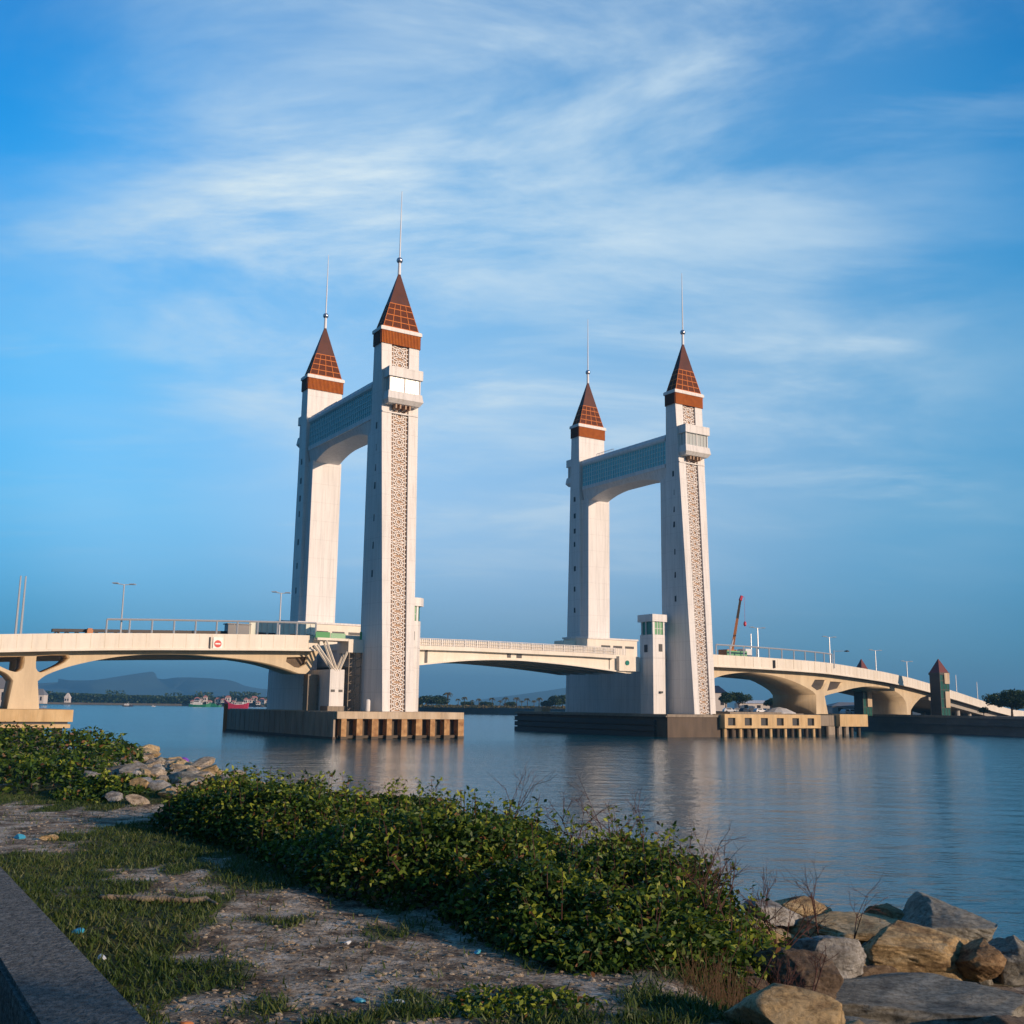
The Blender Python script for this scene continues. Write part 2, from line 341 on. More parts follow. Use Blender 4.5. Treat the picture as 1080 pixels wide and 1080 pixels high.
def arc(p, n=4):
    """Catmull-Rom smoothing of an open list"""
    P = np.array(p, float); Q = np.vstack([2*P[0]-P[1], P, 2*P[-1]-P[-2]]); o = []
    for i in range(1, len(Q)-2):
        for t in np.linspace(0, 1, n, endpoint=False):
            a, b, c, d = Q[i-1:i+3]; o.append(tuple(.5*((2*b)+(-a+c)*t+(2*a-5*b+4*c-d)*t*t+(-a+3*b-3*c+d)*t**3)))
    o.append(tuple(P[-1])); return o

# ---- value noise
_T = rng.random((256, 256))
def vnoise(x, y):
    x = np.asarray(x, float); y = np.asarray(y, float)
    xi = np.floor(x).astype(int); yi = np.floor(y).astype(int); fx = x-xi; fy = y-yi
    fx = fx*fx*(3-2*fx); fy = fy*fy*(3-2*fy)
    g = lambda a, b: _T[a % 256, b % 256]
    return (g(xi, yi)*(1-fx)+g(xi+1, yi)*fx)*(1-fy)+(g(xi, yi+1)*(1-fx)+g(xi+1, yi+1)*fx)*fy
def fbm(x, y, o=4):
    t = 0; a = .5; k = 1
    for i in range(o): t = t+a*vnoise(np.asarray(x)*k+17*i, np.asarray(y)*k+31*i); a *= .5; k *= 2
    return t/(1-.5**o)

def quads(name, V, tone, mat, parent=None, loc=None):
    """V (n,4,3) array -> one mesh of quads with a per-face tone"""
    n = len(V); me = bpy.data.meshes.new(name)
    me.vertices.add(n*4); off = np.zeros(3)
    if parent is not None: off = np.array(XF[parent.name].translation)
    elif loc is not None: off = np.array(loc, float)
    me.vertices.foreach_set('co', (V-off).reshape(-1).astype(np.float32))
    me.loops.add(n*4); me.loops.foreach_set('vertex_index', np.arange(n*4, dtype=np.int32))
    me.polygons.add(n); me.polygons.foreach_set('loop_start', np.arange(0, n*4, 4, dtype=np.int32))
    me.update(calc_edges=True)
    a = me.attributes.new('tone', 'FLOAT', 'FACE'); a.data.foreach_set('value', tone.astype(np.float32))
    me.materials.append(mat); o = bpy.data.objects.new(name, me); COL.objects.link(o)
    if parent is not None: o.parent = parent
    elif loc is not None: o.location = loc
    return o
def unit(a): return a/np.maximum(np.linalg.norm(a, axis=-1, keepdims=True), 1e-9)
def leafquads(C, L, Wd, upbias=.6, droop=.2):
    n = len(C)
    nrm = unit(rng.normal(size=(n, 3))*(1-upbias)+np.array([0, 0, upbias]))
    d = rng.normal(size=(n, 3)); d[:, 2] = d[:, 2]*.5-droop
    T = unit(np.cross(nrm, np.cross(d, nrm))); B = np.cross(nrm, T)
    L = np.asarray(L).reshape(-1, 1)*np.ones((n, 1)); Wd = np.asarray(Wd).reshape(-1, 1)*np.ones((n, 1))
    f = nrm*Wd*.18
    return np.stack([C-T*L/2, C+B*Wd/2+f-T*L*.05, C+T*L/2-nrm*L*.1, C-B*Wd/2+f-T*L*.05], 1)

# ------------------------------------------------------------------ bridge frame
TH = .564
E2 = np.array([math.cos(TH), math.sin(TH)]); N2 = np.array([math.sin(TH), -math.cos(TH)])
NL = np.array([-18.1, 159.0])
def W(u, v, z=0):
    p = NL+E2*u+N2*v
    return (p[0], p[1], z)
GAP, CROSS = 58.3, 29.5
def bx(mb, u0, u1, v0, v1, z0, z1): mb.box(u0, u1, v0, v1, z0, z1, W)

# ------------------------------------------------------------------ setting: water, hills, haze
def plane_obj(name, x0, x1, y0, y1, z, mat, kind='structure'):
    mb = MB(); mb.add([(x0, y0, z), (x1, y0, z), (x1, y1, z), (x0, y1, z)], [(0, 1, 2, 3)])
    return tag(mk(name, mb, mat), kind=kind)
plane_obj('water', -9000, 9000, -2000, 9500, 0, 'water')

def ridge(name, pts, depth, label):
    pts = arc(pts, 6); xs = np.array([p[0] for p in pts], float); hs = np.array([p[1] for p in pts], float)
    X = np.linspace(xs[0], xs[-1], 160); H = np.interp(X, xs, hs)
    H = H*(.93+.14*fbm(X/150, X*0+3.3, 5)); mb = MB(); rows = 9
    for j in range(rows):
        t = j/(rows-1); prof = math.sin(math.pi*t)**1.2 if j < rows-1 else 0
        for i, x in enumerate(X):
            mb.v.append((x+60*math.sin(j*2.1+i*.2), 5600+1400*t+120*math.sin(i*.15+j), -3+max(0, H[i])*(1 if j == 4 else prof*(.45+.5*float(vnoise(x/160, j*1.7))))))
    for j in range(rows-1):
        for i in range(len(X)-1): k = j*len(X)+i; mb.f.append((k, k+1, k+1+len(X), k+len(X)))
    return tag(mk(name, mb, 'hill', smooth=True), kind='structure')
ridge('hills', [(-3200, 70), (-2900, 95), (-2602, 114), (-2513, 121), (-2440, 116), (-2362, 120), (-2264, 150), (-2154, 176), (-2092, 163), (-2035, 142), (-1957, 135), (-1853, 144), (-1743, 139), (-1613, 126), (-1467, 98), (-1301, 70), (-1100, 45), (-900, 20), (-600, 0)], 0, '')
ridge('hills', [(-350, 0), (-100, 40), (80, 75), (260, 115), (420, 132), (600, 120), (900, 70), (1300, 50), (1700, 30), (2600, 20), (3200, 10)], 0, '')
hm = bpy.data.materials.new('haze_air'); hm.use_nodes = True; ht = hm.node_tree; ht.nodes.remove(ht.nodes['Principled BSDF'])
pv = ht.nodes.new('ShaderNodeVolumePrincipled'); pv.inputs['Color'].default_value = (.26, .66, 1.0, 1); pv.inputs['Density'].default_value = .00019; pv.inputs['Anisotropy'].default_value = .2
ht.links.new(pv.outputs[0], ht.nodes['Material Output'].inputs['Volume'])
mb = MB(); mb.box(-9500, 9500, -2500, 10000, -6, 260); tag(mk('haze', mb, hm), kind='stuff', label='thin blue haze over the sea and far hills')

# ------------------------------------------------------------------ towers
Z0, ZB, ZC, ZA = 3.75, 58.85, 61.35, 71.1
def tower_sec(z):
    t = (z-Z0)/(ZB-Z0)
    lerp = lambda a, b: a+(b-a)*t
    # rear half width, rear y, near half width, near y, recess half width   (local y points away from the viewer side)
    return lerp(3.2, 3.2), lerp(2.1, 1.31), lerp(2.42, 3.2), lerp(-4.2, -1.31), lerp(1.22, 1.48)
def make_tower():
    t = thing('bridge_tower', 'x', 'tower', (0, 0, 0), 0)
    sh = MB(); secs = []
    zs = [Z0, 14, 25, 36, 47, ZB]
    for z in zs:
        a, r, b, n, p = tower_sec(z)
        d = .38
        secs.append([(-a, r, z), (-b, n, z), (-p, n, z), (-p, n+d, z), (p, n+d, z), (p, n, z), (b, n, z), (a, r, z)])
    m = 8; vs = [q for s in secs for q in s]; fs = []
    for i in range(len(zs)-1):
        for j in range(m): fs.append((i*m+j, i*m+(j+1) % m, (i+1)*m+(j+1) % m, (i+1)*m+j))
    fs += [tuple(range(m-1, -1, -1)), tuple((len(zs)-1)*m+j for j in range(m))]
    sh.add(vs, fs); mk('shaft', sh, 'white', t, world=False)
    # hoist shaft on the side facing the road
    hb = MB(); hb.box(-2.6, 2.6, 1.2, 3.75, 3.75, 45.6); mk('hoist_shaft', hb, 'white', t, world=False)
    # ochre back of the recess and the white lattice over it
    def fp(x, z, dep):   # point on the near face plane, dep = depth behind it
        a, r, b, n, p = tower_sec(z); return (x*p, n+dep, z)
    spans = [(Z0+.05, 48.6, 22), (54.7, ZB-.1, 2)]
    bk = MB(); la = MB()
    def bar(p0, p1, w):
        (x0, z0), (x1, z1) = p0, p1
        dx_, dz_ = (x1-x0)*1.4, z1-z0; L = math.hypot(dx_, dz_)+1e-9; nx, nz = -dz_/L*w/1.4, dx_/L*w
        q = [(x0+nx, z0+nz), (x1+nx, z1+nz), (x1-nx, z1-nz), (x0-nx, z0-nz)]
        q = [(max(-.97, min(.97, x)), z) for x, z in q]
        la.hexa([fp(x, z, .32) for x, z in q], [fp(x, z, .20) for x, z in q])
    for z0, z1, n in spans:
        bk.hexa([fp(-.995, z0, .37), fp(.995, z0, .37), fp(.995, z0, .40), fp(-.995, z0, .40)], [fp(-.995, z1, .35), fp(.995, z1, .35), fp(.995, z1, .38), fp(-.995, z1, .38)])
        h = (z1-z0)/n
        for k in range(n):
            zc = z0+h*(k+.5)
            R1 = .52; hs = h*.5
            P = []
            for i in range(16):
                a_ = math.pi*i/8; rr = 1 if i % 2 == 0 else .68
                P.append((.62*rr*math.cos(a_), zc+.62*1.35*rr*math.sin(a_)*hs/1.05))
            for i in range(16): bar(P[i], P[(i+1) % 16], .065)
            Q = [(.3*math.cos(math.pi*i/4), zc+.36*math.sin(math.pi*i/4)) for i in range(8)]
            for i in range(8): bar(Q[i], Q[(i+1) % 8], .06)
            for sx in (-1, 1):
                bar((.62*sx, zc), (.97*sx, zc), .06); bar((.44*sx, zc+.42), (.95*sx, zc+hs*.78), .055); bar((.44*sx, zc-.42), (.95*sx, zc-hs*.78), .055)
                bar((.2*sx, zc+hs*.75), (.75*sx, zc+hs), .05); bar((.2*sx, zc-hs*.75), (.75*sx, zc-hs), .05)
            if k % 4 == 3: bar((-.97, zc+hs), (.97, zc+hs), .05)
        for sx in (-.72, .72): bar((sx, z0), (sx, z1), .035)
    mk('lattice_backing', bk, 'ochre', t, world=False); mk('lattice_panel', la, 'lattice', t, world=False)
    # windows on both flanks
    for z in (23.6, 27.8, 31.9, 36.8, 39.5, 42.6, 46.0):
        a, r, b, n, p = tower_sec(z)
        for s in (-1, 1):
            y = -.25; tt = (y-r)/(n-r); xx = a+(b-a)*tt
            w = MB(); w.box(s*(xx-.25), s*(xx+.012), y-.33, y+.33, z-.5, z+.5)
            w2 = mk('window', w, 'dark', t, world=False)
            f = MB(); f.box(s*(xx-.1), s*(xx+.06), y-.42, y+.42, z+.5, z+.62); mk('window_hood', f, 'white', w2, world=False)
    # projecting balcony
    b = MB()
    b.box(-2.85, 2.85, -3.6, -1.55, 53.15, 54.65); ro = mk('balcony_roof', b, 'white', t, world=False)
    b = MB(); b.hexa([(-2.6, -3.2, 49.1), (2.6, -3.2, 49.1), (2.6, -1.8, 49.1), (-2.6, -1.8, 49.1)], [(-2.95, -3.75, 49.7), (2.95, -3.75, 49.7), (2.95, -1.7, 49.7), (-2.95, -1.7, 49.7)])
    b.hexa([(-2.95, -3.75, 49.7), (2.95, -3.75, 49.7), (2.95, -1.7, 49.7), (-2.95, -1.7, 49.7)], [(-2.8, -3.5, 50.9), (2.8, -3.5, 50.9), (2.8, -1.6, 50.9), (-2.8, -1.6, 50.9)])
    mk('balcony_floor', b, 'white', t, world=False)
    b = MB(); b.box(-2.5, 2.5, -3.2, -1.6, 50.9, 53.15); gl = mk('balcony_window', b, 'pglass', t, world=False)
    b = MB()
    for x in (-2.6, -.1, 2.4): b.box(x, x+.2, -3.32, -3.12, 50.9, 53.15)
    for x in (-1.7, -.85, .95, 1.7): b.box(x, x+.07, -3.27, -3.2, 50.9, 53.15)
    for s in (-1, 1): b.box(s*2.42, s*2.62, -2.0, -1.5, 50.9, 53.15)
    for s in (-1, 1): b.box(s*2.42, s*2.55, -2.75, -2.6, 50.9, 53.15)
    mk('window_frame', b, 'white', gl, world=False)
    b = MB()
    for x in (-1.2, -.5, .4, 1.1): b.box(x-.12, x+.12, -3.0, -1.75, 48.45, 49.1)
    mk('bracket', b, 'ochre', t, world=False)
    b = MB(); b.box(-3.0, 3.0, -2.02, -1.5, 47.85, 48.05); mk('string_course', b, 'white', t, world=False)
    # copper band
    b = MB(); b.box(-3.3, 3.3, -1.42, 1.42, ZB, ZC-.55); mk('copper_band', b, 'spiredark', t, world=False)
    b = MB(); b2 = MB()
    k = 26
    for i in range(k):
        x = -3.28+6.56*(i+.5)/k
        b.box(x-.085, x+.085, -1.52, -1.42, ZB-.05, ZC-.5); b2.box(x-.085, x+.085, 1.42, 1.52, ZB-.05, ZC-.5)
    fl = MB(); fl2 = MB()
    for i in range(11):
        y = -1.4+2.8*(i+.5)/11
        for x0, x1 in ((-3.4, -3.3), (3.3, 3.4)): (fl if x0 < 0 else fl2).box(x0, x1, y-.085, y+.085, ZB-.05, ZC-.5)
    mk('copper_slats', b, 'copper', t, world=False); mk('copper_slats', b2, 'copper', t, world=False); mk('shaded_flank_slats', fl, 'spiredark', t, world=False); mk('shaded_flank_slats', fl2, 'spiredark', t, world=False)  # flank slats dark brown instead of copper: shade of the sides painted in
    b = MB(); b.box(-3.5, 3.5, -1.62, 1.62, ZC-.5, ZC); b.box(-3.4, 3.4, -1.55, 1.55, ZC, ZC+.12); mk('cornice', b, 'white', t, world=False)
    # spire
    z0 = ZC+.12; zm = z0+(ZA-z0)*.44
    def sp(x, y, z, g=0):
        k = (ZA+.35-z)/(ZA+.35-z0); return (x*(3.02+g)*k, y*(1.28+g)*k, z)
    def ring(z, g=0): return [sp(-1, -1, z, g), sp(1, -1, z, g), sp(1, 1, z, g), sp(-1, 1, z, g)]
    b = MB(); b.hexa(ring(zm, .04), ring(ZA, .04)); s_o = mk('spire', b, 'spire', t, world=False)
    b = MB(); b.hexa(ring(z0), ring(zm)); mk('spire_base', b, 'spiredark', t, world=False)
    b = MB()
    for fr in (0.02, .25, .5, .75, .97):
        z = z0+(zm-z0)*fr; b.hexa(ring(z, .05), ring(z+.13, .05))
    for sgn in (-1, 1):
        for xf in (-1, -.5, 0, .5, 1):
            for yy in (sgn,):
                w = .022
                b.hexa([sp(xf-w, yy*1.0, z0), sp(xf+w, yy, z0), sp(xf+w, yy*1.05, z0), sp(xf-w, yy*1.05, z0)], [sp(xf-w, yy, zm), sp(xf+w, yy, zm), sp(xf+w, yy*1.05, zm), sp(xf-w, yy*1.05, zm)])
        for yf in (-1, 0, 1):
            w = .05
            b.hexa([sp(sgn, yf-w, z0), sp(sgn, yf+w, z0), sp(sgn*1.02, yf+w, z0), sp(sgn*1.02, yf-w, z0)], [sp(sgn, yf-w, zm), sp(sgn, yf+w, zm), sp(sgn*1.02, yf+w, zm), sp(sgn*1.02, yf-w, zm)])
    mk('roof_grid', b, 'spiregrid', t, world=False)
    b = MB(); b.tube((0, 0, ZA-.3), (0, 0, 72.9), .26, .22, 12)
    b.tube((0, 0, 73.3), (0, 0, 79), .12, .10, 8); b.tube((0, 0, 79), (0, 0, 84.8), .09, .05, 8)
    fi_ = mk('finial', b, 'silver', t, world=False)
    b = MB(); b.lathe([(.5*math.sin(math.pi*i/8)+.01, -.5*math.cos(math.pi*i/8)) for i in range(9)], (0, 0, 73.2), 14); mk('orb', b, 'orb', fi_, smooth=True, world=False)
    return t
T0 = make_tower()
G4 = None
def tpos(u, v, rot): p = W(u, v, 0); return p, TH+rot
T1 = copy_tree(T0); T2 = copy_tree(T0); T3 = copy_tree(T0)
place(T0, W(0, 0), TH, label='tallest looking white spired tower, nearest the shore, right of the left gate')
place(T1, W(0, -CROSS), TH+math.pi, label='white spired tower at the far left, behind the left approach deck')
place(T2, W(GAP, 0), TH, label='rightmost white spired tower, beside the small green windowed control house')
place(T3, W(GAP, -CROSS), TH+math.pi, label='smallest looking white spired tower, rear tower of the right gate')
for t in (T0, T1, T2, T3): t['category'] = 'tower'

# ------------------------------------------------------------------ skybridges
def skybridge(u0, label):
    t = thing('skybridge', label, 'skybridge', W(u0, -CROSS/2, 0), TH, 'glazed skybridges joining the tower tops')
    va, vb = -2.0, -CROSS+2.0
    def b_(mb, a, b, c, d, e, f): bx(mb, u0+a, u0+b, c, d, e, f)
    g = MB(); b_(g, -2.65, 2.65, vb, va, 48.25, 52.55); gl = mk('glazing', g, 'glass', t)
    m = MB(); n = 34
    for s in (-1, 1):
        x0, x1 = (s*2.65, s*2.78)
        for i in range(n+1):
            v = vb+(va-vb)*i/n; b_(m, min(x0, x1), max(x0, x1), v-.05, v+.05, 48.25, 52.55)
        for j in range(1, 5):
            z = 48.25+4.3*j/5; b_(m, min(x0, x1)+.01, max(x0, x1)-.015, vb, va, z-.04, z+.04)
    mk('mullion_grid', m, 'mull', gl)
    # curved roof
    r = MB(); m_ = 18; st = []
    for i in range(m_+1):
        f = i/m_; v = vb+(va-vb)*f; p = W(u0, v); st.append((p[0], p[1], E2[0], E2[1], 0))
    prof = [(-3.0, 52.55), (-3.05, 53.0), (-2.6, 53.75), (-1.4, 54.2), (0, 54.35), (1.4, 54.2), (2.6, 53.75), (3.05, 53.0), (3.0, 52.55)]
    r.sweep(st, prof); mk('roof', r, 'white', t)
    r = MB(); b_(r, -2.85, 2.85, vb, va, 52.40, 52.60); mk('eaves_band', r, 'mull', t)
    # floor slab and arched girder below
    f = MB(); b_(f, -2.95, 2.95, vb, va, 47.55, 48.25); mk('floor_slab', f, 'white', t)
    g = MB()
    for i in range(24):
        f0, f1 = i/24, (i+1)/24
        zz = []
        for ff in (f0, f1):
            e = abs(2*ff-1); zz.append(46.75-2.1*max(0, (e-.25)/.75)**2)
        v0, v1 = vb+(va-vb)*f0, vb+(va-vb)*f1
        g.hexa([W(u0-2.2, v0, zz[0]), W(u0+2.2, v0, zz[0]), W(u0+2.2, v1, zz[1]), W(u0-2.2, v1, zz[1])],
               [W(u0-2.8, v0, 47.56), W(u0+2.8, v0, 47.56), W(u0+2.8, v1, 47.56), W(u0-2.8, v1, 47.56)])
    mk('girder', g, 'white', t)
    f = MB()
    for i in range(12):
        v = vb+3+i*.5; f.tube(W(u0-1.5, v, 53.7), W(u0-1.5, v, 54.6), .04, n=4)
    f.tube(W(u0-1.5, vb+3, 54.6), W(u0-1.5, vb+8.5, 54.6), .05, n=4); mk('railing', f, 'steel', t)
    return t
skybridge(0, 'teal glazed skybridge high between the two left towers')
skybridge(GAP, 'teal glazed skybridge high between the two right towers')

# ------------------------------------------------------------------ profile extrusion (with holes)
def extrude_profile(name, outer, holes, half, fn, mat, parent, cut=None):
    cu = bpy.data.curves.new('c', 'CURVE'); cu.dimensions = '2D'; cu.fill_mode = 'BOTH'; cu.extrude = half
    for pts in [outer]+holes:
        sp = cu.splines.new('POLY'); sp.points.add(len(pts)-1); sp.use_cyclic_u = True
        for i, p in enumerate(pts): sp.points[i].co = (p[0], p[1], 0, 1)
    o = bpy.data.objects.new('c', cu); COL.objects.link(o)
    dg = bpy.context.evaluated_depsgraph_get(); me = bpy.data.meshes.new_from_object(o.evaluated_get(dg))
    bpy.data.objects.remove(o); me.name = name
    bm = bmesh.new(); bm.from_mesh(me); bmesh.ops.remove_doubles(bm, verts=bm.verts, dist=1e-4)
    if cut:
        for x in np.arange(*cut):
            bmesh.ops.bisect_plane(bm, geom=bm.verts[:]+bm.edges[:]+bm.faces[:], plane_co=(x, 0, 0), plane_no=(1, 0, 0))
    for v in bm.verts: v.co = Vector(fn(v.co.x, v.co.z, v.co.y))
    bmesh.ops.recalc_face_normals(bm, faces=bm.faces); bm.to_mesh(me); bm.free()
    me.materials.clear(); me.materials.append(MT[mat]); me.transform(XF[parent.name].inverted())
    ob = bpy.data.objects.new(name, me); COL.objects.link(ob); ob.parent = parent; XF[ob.name] = XF[parent.name]
    return ob
def straight_stations(us, Tz, v): return [(*W(u, v)[:2], N2[0], N2[1], z) for u, z in zip(us, Tz)]

# ------------------------------------------------------------------ left approach bridge
LA = thing('approach_bridge', 'cream haunched bridge deck entering from the left edge above the pierced pier', 'bridge', W(-47.6, -14, 3.7), TH)
Lt = [(-90, 10.0), (-75, 11.2), (-63, 12.1), (-51.5, 12.7), (-44.9, 13.1), (-38.9, 13.42), (-31.9, 13.72), (-24.2, 13.98), (-16.1, 14.25), (-9.3, 14.42)]
us = [a for a, b in Lt]; Tz = [b for a, b in Lt]
st = straight_stations(us, Tz, -3)
m = MB(); m.sweep(st, [(0, -2.0), (0, 0), (-.35, 0), (-.35, -1.1), (-.35, -2.0)]); mk('parapet', m, 'fascia', LA)
m = MB(); m.sweep(st, [(.16, -2.24), (.16, -1.96), (-.3, -2.0), (-.3, -2.24)]); mk('edge_lip', m, 'fascia', LA)
stf = straight_stations(us, Tz, -25)
m = MB(); m.sweep(stf, [(0, -2.2), (0, 0), (-.35, 0), (-.35, -2.2)]); mk('parapet', m, 'fascia', LA)
m = MB(); m.sweep(st, [(-.3, -2.1), (-.3, -1.15), (-21.7, -1.15), (-21.7, -2.1)]); mk('deck_slab', m, 'deck', LA)
# panel joints on the fascia
m = MB()
for u in np.arange(-88, -10, 1.75):
    z = np.interp(u, us, Tz); bx(m, u-.015, u+.015, -3.0, -2.985, z-1.93, z-.08)
mk('panel_joints', m, 'cream', LA)
top = lambda u: float(np.interp(u, us, Tz))-2.05
outer = [(-90, top(-90)), (-90, 8.2)] + arc([(-90, 8.2), (-75, 9.3), (-63, 10.0), (-57, 9.75), (-52.5, 8.85), (-50.2, 8.05), (-49.2, 7.1)]) + [(-49.6, 3.6), (-45.9, 3.6)] + \
    arc([(-46.35, 7.1), (-45.3, 7.94), (-43.1, 8.9), (-40.8, 9.6), (-38.5, 10.15), (-36.1, 10.6), (-32.4, 11.0), (-27.4, 11.15), (-24.1, 11.0), (-20, 10.75), (-16.5, 10.3), (-13.7, 9.65), (-11.5, 9.0)]) + \
    arc([(-10.4, 8.95), (-9.7, 9.7), (-9.2, 11.0), (-8.6, 12.2)]) + [(-8.6, top(-8.6))] + [(u, top(u)) for u in (-16, -24, -32, -39, -45, -51.5, -63, -75)]
hR = arc([(-46.75, 10.3), (-42.9, 10.55), (-43.2, 9.6), (-44.7, 8.75), (-46.0, 8.15), (-46.7, 8.7), (-46.75, 10.3)], 2)[:-1]
hL = arc([(-48.1, 10.2), (-52.2, 9.95), (-51.9, 9.35), (-50.4, 8.6), (-49.0, 8.15), (-48.15, 8.7), (-48.1, 10.2)], 2)[:-1]
hE = [(-13.4, 11.25), (-10.1, 11.45), (-10.3, 10.4), (-11.3, 9.75), (-12.2, 9.85), (-13.5, 10.6)]
half = 3.3
fnL = lambda u, w, z: W(u, -8.3+w, z)
extrude_profile('haunched_girder', outer, [hR, hL, hE], half, fnL, 'cream', LA)
extrude_profile('hole_shade_panel', [(a_, b_) for a_, b_ in hE], [], .2, lambda u, w, z: W(u, -6.2+w, z), 'pile', LA)  # dark sheet added in the end opening, standing in for its inner shade
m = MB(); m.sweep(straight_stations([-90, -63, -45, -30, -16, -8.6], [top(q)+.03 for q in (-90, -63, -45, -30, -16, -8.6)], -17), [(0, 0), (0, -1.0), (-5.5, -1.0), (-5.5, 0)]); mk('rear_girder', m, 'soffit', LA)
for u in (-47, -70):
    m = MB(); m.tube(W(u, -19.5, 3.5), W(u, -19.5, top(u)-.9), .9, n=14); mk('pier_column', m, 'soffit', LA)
# pier foot platform
PF = thing('pier_platform', 'yellowish concrete footing on dark piles under the left pier', 'platform', W(-47.6, -10, 0), TH)
m = MB(); bx(m, -58, -43, -26, 1.6, 2.15, 3.6); mk('cap_slab', m, 'yell', PF)
m = MB(); bx(m, -57.6, -43.5, -25.5, 1.2, 1.85, 2.15); mk('shadow_gap', m, 'dark', PF)
m = MB(); bx(m, -57.6, -43.2, -25.7, 1.4, 1.4, 1.85); mk('lower_slab', m, 'yell', PF)
for u in np.arange(-56.5, -43.5, 2.4):
    for v in (0.4, -12, -24):
        m = MB(); m.tube(W(u, v, -2), W(u, v, 1.4), .62, n=12); mk('pile', m, 'pile' if int(u*10) % 2 else 'rust', PF)

# ------------------------------------------------------------------ channel span and gate decks
CS = thing('channel_span', 'white lifting span over the channel between the two gates', 'bridge', W(28, -14, 10.5), TH)
Ct = [(-9.0, 14.45), (2, 14.7), (6.7, 14.78), (16.6, 14.88), (27.3, 14.85), (38.8, 14.82), (44.8, 14.72), (52, 14.6)]
us2 = [a for a, b in Ct]; Tz2 = [b for a, b in Ct]
st = straight_stations(us2[1:-1], Tz2[1:-1], -3); stf = straight_stations(us2[1:-1], Tz2[1:-1], -25)
m = MB(); m.sweep(st, [(0, -1.75), (0, -1.15), (-21.9, -1.15), (-21.9, -1.75)]); mk('deck_slab', m, 'fascia', CS)
for s0 in (-3.06, -24.9):
    m = MB()
    for u in np.arange(2.5, 47, .35):
        z = float(np.interp(u, us2, Tz2)); wd = .08 if int(round((u-2.5)/.35)) % 6 == 0 else .03
        bx(m, u-wd, u+wd, s0-.08, s0, z-1.15, z)
    for i in range(len(us2)-3):
        for dz in (-.02, -.55, -1.0): m.tube(W(us2[i+1], s0-.03, Tz2[i+1]+dz), W(us2[i+2], s0-.03, Tz2[i+2]+dz), .05, n=4)
    mk('railing', m, 'lattice', CS)
m = MB()
m.sweep(straight_stations(us2[1:-1], Tz2[1:-1], -3.25), [(0, -1.14), (0, -.15), (-.04, -.15), (-.04, -1.14)]); mk('mesh_infill', m, 'fascia', CS)
ct = lambda u: float(np.interp(u, us2, Tz2))-1.72
bot = arc([(3, 10.3), (7.6, 10.74), (14.1, 11.5), (19.3, 11.88), (24.6, 12.0), (28.3, 11.91), (35.9, 11.52), (43.9, 10.9), (47.5, 10.55)])
outer = bot+[(49.3, 10.55), (49.3, ct(49.3))]+[(u, ct(u)) for u in (38, 27, 16, 6.7, 3)]
for k, v in enumerate((-4.6, -9.5, -14, -18.5, -23.4)):
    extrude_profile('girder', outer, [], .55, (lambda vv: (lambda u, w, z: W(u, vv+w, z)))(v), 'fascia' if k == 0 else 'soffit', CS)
m = MB()
for i in range(len(bot)-1):
    (a, za), (b, zb) = bot[i], bot[i+1]
    m.hexa([W(a, -23.2, za+.25), W(b, -23.2, zb+.25), W(b, -4.7, zb+.25), W(a, -4.7, za+.25)], [W(a, -23.2, za+.45), W(b, -23.2, zb+.45), W(b, -4.7, zb+.45), W(a, -4.7, za+.45)])
mk('soffit_plate', m, 'soffit', CS)
m = MB()
for i in range(len(bot)-1):
    (a, za), (b, zb) = bot[i], bot[i+1]
    m.hexa([W(a, -4.3, za-.02), W(b, -4.3, zb-.02), W(b, -3.75, zb-.02), W(a, -3.75, za-.02)], [W(a, -4.3, za+.22), W(b, -4.3, zb+.22), W(b, -3.75, zb+.22), W(a, -3.75, za+.22)])
mk('girder_flange', m, 'fascia', CS)
m = MB()
for u0, u1 in ((25.2, 26.2), (23.4, 24.1), (8.4, 8.9), (44.0, 44.15)):
    bx(m, u0, u1, -4.04, -4.0, 12.4 if u0 > 20 and u0 < 40 else 11, 13.0)
mk('access_hatch', m, 'dark', CS)
m = MB(); bx(m, 45.6, 50.0, -4.9, -3.2, 10.9, 13.4); mk('bearing_housing', m, 'fascia', CS)
m = MB(); m.lathe([(.01, 0), (.42, 0), (.42, .1), (.01, .1)], (0, 0, 0), 16)
X = Matrix.Translation(Vector(W(47.3, -3.18, 12.3))) @ Matrix.Rotation(TH, 4, 'Z') @ Matrix.Rotation(math.pi/2, 4, 'X')
m.v = [tuple(X @ Vector(v)) for v in m.v]; mk('green_signal', m, 'gglass', CS)

